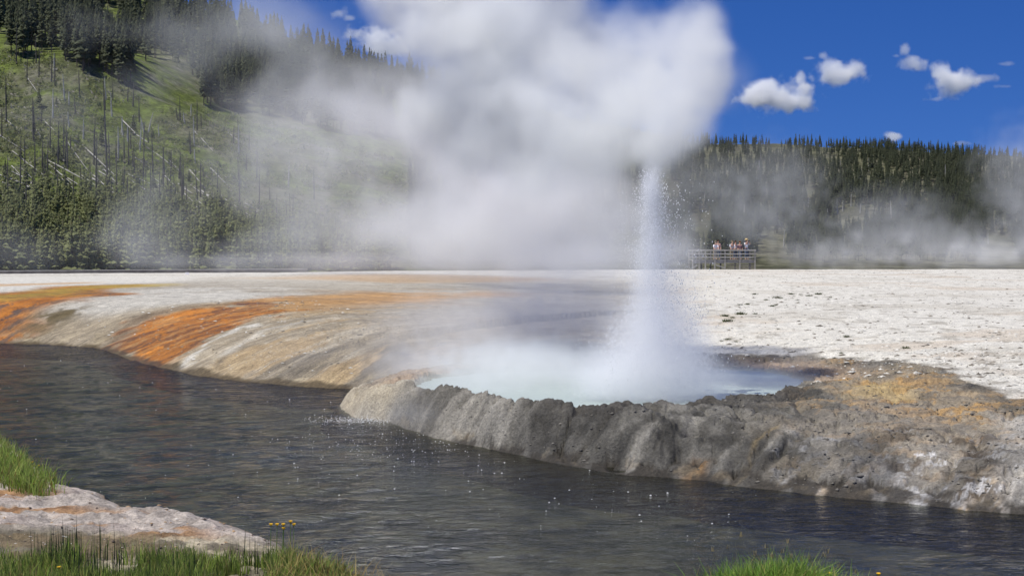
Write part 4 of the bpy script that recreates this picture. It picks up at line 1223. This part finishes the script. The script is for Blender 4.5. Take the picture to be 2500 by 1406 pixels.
# splash on the river where drops and run-off fall in
n = 900
cx, cy, _ = G(885, 1030, 0)
P = np.stack([cx + dr.normal(0, .42, n), cy + dr.normal(0, .22, n), np.abs(dr.normal(0, .03, n)) + .01], 1)
n2 = 260
c2 = np.array([G(960 + 130 * a, 1085 + 30 * b, 0) for a, b in zip(dr.normal(0, 1, n2), dr.normal(0, 1, n2))])
P = np.vstack([P, c2 + np.array([0, 0, .02])])
keepd = far_land(P[:, 0], P[:, 1])[0] < P[:, 2]
P = P[keepd]
V_, F_ = drops(P, .003 + .006 * dr.random(len(P)) ** 2, np.full(len(P), 1.0))
tag(link_mesh('water_splash', np_mesh('water_splash', V_, F_, False), [DROP.m]), 'white splashing drops on the river by the crater end', kind='stuff')
n = 220  # white flecks added on the water in place of sun glints
fp = np.array([G(a, b, 0) for a, b in in_poly(n, [(0, 850), (260, 870), (430, 915), (650, 945), (820, 960), (860, 1010), (1180, 1100), (1600, 1180), (1900, 1215), (1700, 1340), (1200, 1300), (700, 1280), (350, 1220), (150, 1120), (0, 1020)], dr)])
V_, F_ = drops(fp + np.array([0, 0, .012]), .004 + .013 * dr.random(n) ** 3, np.full(n, .45))
tag(link_mesh('glint_flecks', np_mesh('glint_flecks', V_, F_, False), [DROP.m]), 'small white flecks added on the river for glints of sun', kind='stuff')

# loose chips of crust lying on the flats and the shelf
n = 4500
sx = np.concatenate([in_poly(3600, [(1700, 662), (2560, 662), (2560, 1010), (2300, 940), (2000, 903), (1760, 888), (1720, 760)], dr), in_poly(900, [(0, 770), (300, 760), (700, 740), (900, 790), (820, 930), (450, 895), (260, 840), (0, 830)], dr)])
gp = np.array([G(a, b_, .95 if b_ < 900 else .55)[:2] for a, b_ in sx])
zz_, ss_, _, _, dpp = far_land(gp[:, 0], gp[:, 1])
k = (ss_ > .4) & (dpp > .1)
gp, zz_ = gp[k], zz_[k]; n = len(gp)
rs = .008 + .045 * dr.random(n) ** 4 + .0004 * gp[:, 1] * dr.random(n)
jit = 1 + .5 * (dr.random((n, 6, 1)) - .5)
V_ = (np.stack([gp[:, 0], gp[:, 1], zz_], 1)[:, None, :] + OCT[None] * jit * np.stack([rs * (.8 + dr.random(n)), rs, rs * .55], 1)[:, None, :]).reshape(-1, 3)
F_ = (np.arange(n)[:, None, None] * 6 + OCF[None]).reshape(-1, 3)
me = np_mesh('crust_chips', V_, F_, False)
cc_ = np.where((dr.random(n) < .4)[:, None], np.array([[.16, .14, .11]]), np.array([[.52, .50, .45]])) * (.6 + .7 * dr.random((n, 1)))
set_attr(me, 'albedo', np.repeat(np.concatenate([cc_, np.ones((n, 1))], 1), 6, 0), 'FLOAT_COLOR')
ck = NT('crust_chip'); ck.set(Base__Color=ck.attr('albedo'), Roughness=.95)
tag(link_mesh('crust_chips', me, [ck.m]), 'small chips of broken crust strewn over the sinter', kind='stuff')

n = 1500
gx = -7.5 + 6.0 * dr.random(n); gy = 12.4 + 6.2 * dr.random(n)
zz_, ss_ = near_land(gx, gy); k = ss_ > .05
gx, gy, zz_ = gx[k], gy[k], zz_[k]; n = len(gx)
rs = .006 + .018 * dr.random(n) ** 3
jit = 1 + .6 * (dr.random((n, 6, 1)) - .5)
V_ = (np.stack([gx, gy, zz_], 1)[:, None, :] + OCT[None] * jit * np.stack([rs * (.8 + dr.random(n)), rs, rs * .6], 1)[:, None, :]).reshape(-1, 3)
F_ = (np.arange(n)[:, None, None] * 6 + OCF[None]).reshape(-1, 3)
me = np_mesh('bank_gravel', V_, F_, False)
cc_ = np.array([[.13, .10, .08], [.50, .46, .41], [.38, .26, .15]])[dr.integers(0, 3, n)] * (.6 + .6 * dr.random((n, 1)))
set_attr(me, 'albedo', np.repeat(np.concatenate([cc_, np.ones((n, 1))], 1), 6, 0), 'FLOAT_COLOR')
tag(link_mesh('bank_gravel', me, [ck.m]), 'small broken stones on the pale near bank', kind='stuff')

# rubble on the crater's outer face and the shelf
n = 5200
gp = np.array([G(a, b_, .3)[:2] for a, b_ in in_poly(n, [(980, 990), (1250, 1000), (1500, 1030), (1900, 1000), (2020, 940), (2300, 960), (2520, 1060), (2520, 1250), (2000, 1200), (1600, 1160), (1250, 1095), (1000, 1040)], dr)])
zz_, ss_, _, rk_, dpp = far_land(gp[:, 0], gp[:, 1])
k = (ss_ > .08) & (dpp > .1) & (zz_ > .03) & (fbm(gp[:, 0] * 1.3, gp[:, 1] * 1.3, 310, 3) + .5 * dr.random(n) > .05)
gp, zz_ = gp[k], zz_[k]; n = len(gp)
rs = .008 + .026 * dr.random(n) ** 4
jit = 1 + .7 * (dr.random((n, 6, 1)) - .5)
V_ = (np.stack([gp[:, 0], gp[:, 1], zz_ - rs * .1], 1)[:, None, :] + OCT[None] * jit * np.stack([rs * (.8 + dr.random(n)), rs, rs * .6], 1)[:, None, :]).reshape(-1, 3)
F_ = (np.arange(n)[:, None, None] * 6 + OCF[None]).reshape(-1, 3)
me = np_mesh('crater_rubble', V_, F_, True)
cc_ = np.array([[.11, .103, .09], [.17, .155, .13], [.13, .12, .10]])[dr.integers(0, 3, n)] * (.7 + .6 * dr.random((n, 1)))
set_attr(me, 'albedo', np.repeat(np.concatenate([cc_, np.ones((n, 1))], 1), 6, 0), 'FLOAT_COLOR')
tag(link_mesh('crater_rubble', me, [ck.m]), 'small grey lumps of crust on the crater and its shelf', kind='stuff')
# ------------------------------------------------------------------ steam and clouds
def vol_mat(name, col, aniso=.3):
    t = NT(name, clear=True)
    o_ = t.n('ShaderNodeOutputMaterial'); p_ = t.n('ShaderNodeVolumePrincipled')
    p_.inputs['Color'].default_value = (*col, 1); p_.inputs['Density'].default_value = 1.0; p_.inputs['Anisotropy'].default_value = aniso
    t.l(p_.outputs[0], o_.inputs['Volume'])
    return t.m
STEAM = vol_mat('steam', (.95, .954, .95), 0.0)
GREYSTEAM = vol_mat('grey_steam', (.975, .98, .977), .05)
SPRAY = vol_mat('spray', (.995, .997, .998), -.3)
CLOUD = vol_mat('cloud', (.995, .995, .995), .2)
def gas(name, label, puffs, voxel, m, nscale, amp, soft, gain=1., stretch=(1, 1, 1), detail=5, off=(0, 0, 0), cat=None, kind='stuff', pad=1.1, mod=0., zmin=None, parent=None):
    """A volume whose density is a sum of soft, noisy puffs. A puff: px, py, distance, px radius, px radius, radius in depth (m), density."""
    C_ = []; 
    for a, b, d, rx, ry, rd, wt_ in puffs:
        C_.append((np.array(at(a, b, d)), np.array([rx * d / F, rd, ry * d / F]), wt_))
    grow = pad + amp * .22
    mn = np.min([c_ - r_ * grow for c_, r_, _ in C_], 0); mxx = np.max([c_ + r_ * grow for c_, r_, _ in C_], 0)
    if zmin is not None: mn[2] = max(mn[2], zmin)
    org = np.array(parent.location) if parent is not None else np.zeros(3)
    res = np.maximum(((mxx - mn) / voxel).astype(int), 4)
    ng = bpy.data.node_groups.new(name, 'GeometryNodeTree')
    ng.interface.new_socket('Geometry', in_out='INPUT', socket_type='NodeSocketGeometry')
    ng.interface.new_socket('Geometry', in_out='OUTPUT', socket_type='NodeSocketGeometry')
    N, L = ng.nodes, ng.links
    out_ = N.new('NodeGroupOutput'); vc = N.new('GeometryNodeVolumeCube'); sm = N.new('GeometryNodeSetMaterial'); sm.inputs['Material'].default_value = m
    vc.inputs['Min'].default_value = tuple(mn - org); vc.inputs['Max'].default_value = tuple(mxx - org)
    for i, k in enumerate('XYZ'): vc.inputs['Resolution ' + k].default_value = int(res[i])
    L.new(vc.outputs[0], sm.inputs[0]); L.new(sm.outputs[0], out_.inputs[0])
    def M(op, *ins, clamp=False):
        x_ = N.new('ShaderNodeMath'); x_.operation = op; x_.use_clamp = clamp
        for i, q_ in enumerate(ins):
            if isinstance(q_, (int, float)): x_.inputs[i].default_value = q_
            else: L.new(q_, x_.inputs[i])
        return x_.outputs[0]
    def VM(op, a, b):
        x_ = N.new('ShaderNodeVectorMath'); x_.operation = op
        L.new(a, x_.inputs[0]); x_.inputs[1].default_value = tuple(float(v_) for v_ in b)
        return x_
    pos = N.new('GeometryNodeInputPosition').outputs[0]
    nv = VM('MULTIPLY', VM('ADD', pos, off).outputs[0], stretch).outputs[0]
    nz = N.new('ShaderNodeTexNoise'); nz.inputs['Scale'].default_value = nscale; nz.inputs['Detail'].default_value = detail; nz.inputs['Roughness'].default_value = .58
    L.new(nv, nz.inputs['Vector'])
    n_ = M('MULTIPLY', M('SUBTRACT', nz.outputs[0], .5), amp * 2)
    nb_ = N.new('ShaderNodeTexNoise'); nb_.inputs['Scale'].default_value = nscale * .42; nb_.inputs['Detail'].default_value = 3
    L.new(VM('ADD', nv, (31.7, 12.1, 5.3)).outputs[0], nb_.inputs['Vector'])
    mod_ = M('ADD', M('MULTIPLY', M('SUBTRACT', nb_.outputs[0], .5), mod * 5), 1.0)
    mod_ = M('MINIMUM', M('MAXIMUM', mod_, .12), 2.0)
    tot = None
    for c_, r_, wt_ in C_:
        ln = VM('DIVIDE', VM('SUBTRACT', pos, c_ - org).outputs[0], r_)
        le = N.new('ShaderNodeVectorMath'); le.operation = 'LENGTH'; L.new(ln.outputs[0], le.inputs[0])
        u = M('SUBTRACT', 1.0, le.outputs['Value'])
        v_ = M('DIVIDE', M('ADD', u, n_), soft, clamp=True)
        v_ = M('MULTIPLY', M('MULTIPLY', v_, v_), M('SUBTRACT', 3.0, M('MULTIPLY', v_, 2.0)))
        v_ = M('MULTIPLY', v_, float(wt_ * gain))
        tot = v_ if tot is None else M('ADD', tot, v_)
    L.new(M('MULTIPLY', tot, mod_) if mod else tot, vc.inputs['Density'])
    vd = bpy.data.volumes.new(name)
    o = bpy.data.objects.new(name, vd); COL.objects.link(o)
    if parent is not None: o.parent = parent
    vd.materials.append(m)
    md = o.modifiers.new('density', 'NODES'); md.node_group = ng
    return tag(o, label, cat, kind=kind)

gas('steam', 'dense white steam plume billowing up and left from the top of the geyser', [
    (1600, 355, 25.2, 95, 55, .9, 1.0), (1650, 310, 25, 120, 110, 1.2, 1.3), (1695, 190, 25.5, 100, 140, 1.2, 1.4), (1640, 110, 26, 150, 120, 1.4, 1.3), (1720, 90, 25.8, 70, 80, .9, 1.2),
    (1545, 260, 26, 170, 150, 1.6, 1.5), (1440, 340, 26.5, 190, 130, 1.7, 1.4), (1390, 200, 27.5, 210, 190, 2.0, 1.5), (1270, 70, 28.5, 230, 170, 2.2, 1.5), (1120, -20, 29.5, 230, 150, 2.3, 1.3),
    (1190, 230, 28.5, 220, 160, 2.0, 1.4), (1110, 110, 29, 170, 180, 2.0, 1.2), (1330, 430, 27, 160, 100, 1.4, 1.0), (1240, 370, 28, 180, 90, 1.6, 1.0), (1090, 290, 30, 130, 100, 1.8, .8), (1290, -150, 29, 330, 150, 2.4, 1.3), (1000, -160, 31, 260, 170, 2.4, .9), (1535, 95, 27, 110, 110, 1.2, .7), (1790, 210, 26, 70, 130, .9, .16), (1700, 330, 26, 90, 60, .9, .3)],
    .075, STEAM, .62, 1.25, .7, .75, detail=7)
gas('steam', 'pale veil of steam drifting across the terrace and hiding the middle of the hill', [
    (1350, 480, 60, 280, 190, 8, .26), (1150, 560, 66, 340, 130, 11, .2), (900, 540, 76, 280, 130, 12, .055), (1010, 340, 80, 280, 170, 12, .055), (820, 300, 92, 240, 220, 13, .034),
    (690, 470, 95, 220, 150, 12, .026), (900, 640, 85, 520, 36, 15, .05), (1330, 630, 82, 330, 60, 12, .16), (1460, 570, 72, 160, 110, 8, .06), (1560, 520, 75, 130, 110, 8, .02), (740, 70, 100, 200, 110, 12, .012), (1200, 400, 70, 330, 230, 10, .08), (960, 250, 88, 250, 130, 12, .05), (720, 330, 98, 230, 200, 12, .03), (1680, 420, 70, 110, 110, 7, .015), (1650, 605, 100, 100, 85, 6, .09)],
    .5, GREYSTEAM, .44, 1.3, 1.1, 1.2, detail=5, zmin=.9, mod=.42)
gas('steam', 'low thin steam over the pool and the terrace beside it', [
    (1270, 890, 27, 330, 80, 3.0, .75), (1130, 800, 32, 300, 110, 5, .15), (1330, 760, 34, 240, 140, 6, .15), (1470, 800, 29, 150, 200, 2.5, .10), (1010, 890, 29.5, 170, 70, 2, .3), (1380, 600, 34, 250, 130, 5, .06), (1830, 930, 26, 210, 42, 2, .5), (1720, 955, 24, 170, 36, 1.2, .35), (1150, 950, 24.5, 190, 44, 1.3, .4), (1950, 880, 28, 90, 40, 1, .12), (1000, 1010, 22.8, 160, 45, .9, .16), (820, 860, 33, 240, 70, 3, .05)],
    .15, GREYSTEAM, 7.5, 1.1, 1.0, 1.5, detail=5, zmin=.02, mod=.4)
gas('steam', 'bank of steam rising behind the white flat at the right', [
    (2380, 620, 150, 260, 50, 9, .07), (2050, 620, 152, 220, 50, 9, .05), (1880, 430, 165, 190, 110, 9, .026), (1850, 540, 160, 190, 100, 9, .034), (2170, 530, 160, 220, 90, 9, .032), (2490, 440, 158, 120, 170, 9, .04), (1740, 470, 160, 140, 120, 8, .02), (2440, 390, 165, 90, 50, 8, .012), (2600, 560, 152, 200, 120, 9, .06), (2250, 585, 150, 330, 60, 9, .035), (1930, 470, 160, 120, 110, 8, .012)],
    .6, GREYSTEAM, .75, 1.3, 1.0, 1.3, detail=5, zmin=.2, mod=.45)
gas('steam', 'thin wisps of steam across the dark forest on the upper left hill', [
    (230, 70, 140, 190, 90, 8, .030), (470, 110, 140, 190, 130, 8, .034), (610, 30, 140, 190, 110, 8, .042), (740, 170, 140, 170, 90, 8, .03), (330, 190, 140, 130, 60, 6, .014), (150, 270, 142, 110, 50, 5, .012), (640, 260, 140, 140, 120, 7, .026), (560, 420, 138, 150, 120, 6, .020), (430, 320, 140, 130, 60, 5, .010)],
    .55, GREYSTEAM, .11, 1.4, 1.0, 1.0, detail=5, mod=.6)
gas('steam', 'low steam creeping along the foot of the pines at the left', [
    (430, 640, 122, 170, 28, 5, .045), (640, 600, 124, 200, 60, 6, .035), (330, 600, 126, 150, 40, 5, .014), (800, 560, 124, 180, 90, 6, .03), (120, 610, 128, 260, 100, 6, .022), (380, 560, 128, 200, 120, 6, .03), (200, 330, 132, 300, 240, 6, .008), (420, 380, 132, 220, 200, 6, .010)],
    .42, GREYSTEAM, .16, 1.4, 1.0, 1.2, detail=5, zmin=.5, mod=.5)
gas('spray', None, [
    (1590, 455, 23.3, 36, 80, .28, 4.5), (1588, 560, 23.3, 50, 150, .34, 2.2), (1586, 700, 23.3, 72, 190, .5, 1.8), (1590, 840, 23.3, 150, 150, .9, 1.8), (1585, 915, 23.3, 235, 100, 1.3, 1.9), (1700, 870, 23.3, 70, 130, .5, 1.2), (1490, 930, 23.2, 110, 60, .7, 1.1), (1625, 780, 23.3, 110, 230, .7, .7), (1500, 620, 23.4, 80, 330, .5, .22), (1650, 580, 23.4, 80, 260, .5, .28), (1590, 960, 23.3, 190, 40, 1.1, 1.4)],
    .033, SPRAY, 120.0, .95, 1.0, 1.25, stretch=(1, 1, .28), detail=6, parent=geo, zmin=POOL_Z + .01)
for i, (label, pf) in enumerate((
    ('largest white cumulus cloud, low and just right of the steam plume', [(1850, 245, 2500, 45, 30, 30, 1), (1900, 235, 2500, 85, 42, 45, 1), (1955, 240, 2500, 38, 36, 30, 1), (1870, 215, 2500, 50, 28, 30, .9), (1955, 195, 2500, 14, 26, 18, .6), (1815, 245, 2500, 25, 12, 16, .35)]),
    ('white cloud above and right of the largest cloud', [(2050, 185, 2500, 62, 28, 34, 1), (2015, 165, 2500, 30, 24, 24, .9), (2085, 172, 2500, 34, 26, 26, .9), (2010, 138, 2500, 16, 13, 14, .5), (1978, 143, 2500, 18, 5, 10, .35)]),
    ('small ragged cloud high at the right', [(2225, 148, 2500, 34, 22, 24, .8), (2210, 125, 2500, 20, 18, 18, .7), (2245, 158, 2500, 20, 14, 16, .6), (2188, 137, 2500, 16, 6, 10, .35)]),
    ('white cloud with a thin tail reaching right', [(2325, 205, 2500, 52, 36, 36, 1), (2300, 175, 2500, 26, 26, 24, .9), (2360, 190, 2500, 40, 24, 26, .8), (2405, 190, 2500, 36, 14, 16, .5), (2450, 211, 2500, 26, 6, 10, .35), (2280, 243, 2500, 26, 8, 12, .4)]),
    ('white cloud left of the plume, over the hill ridge', [(910, 92, 2500, 62, 32, 34, 1), (950, 118, 2500, 62, 26, 34, .8), (870, 85, 2500, 30, 18, 20, .7)]),
    ('small cloud above the one over the hill ridge', [(828, 33, 2500, 26, 16, 16, .6), (850, 45, 2500, 18, 9, 12, .5)]),
    ('faint sliver of cloud near the right edge', [(2453, 157, 2500, 24, 6, 10, .3)]),
    ('bright cloud peeping over the right hill skyline', [(2185, 332, 2500, 26, 12, 20, .9), (2350, 350, 2500, 30, 6, 14, .4)]))):
    gas('cloud', label, pf, 1.2, CLOUD, .03, 1.45, .7, .07, detail=7, off=(i * 711., 0, 0), cat='cloud', kind='thing')
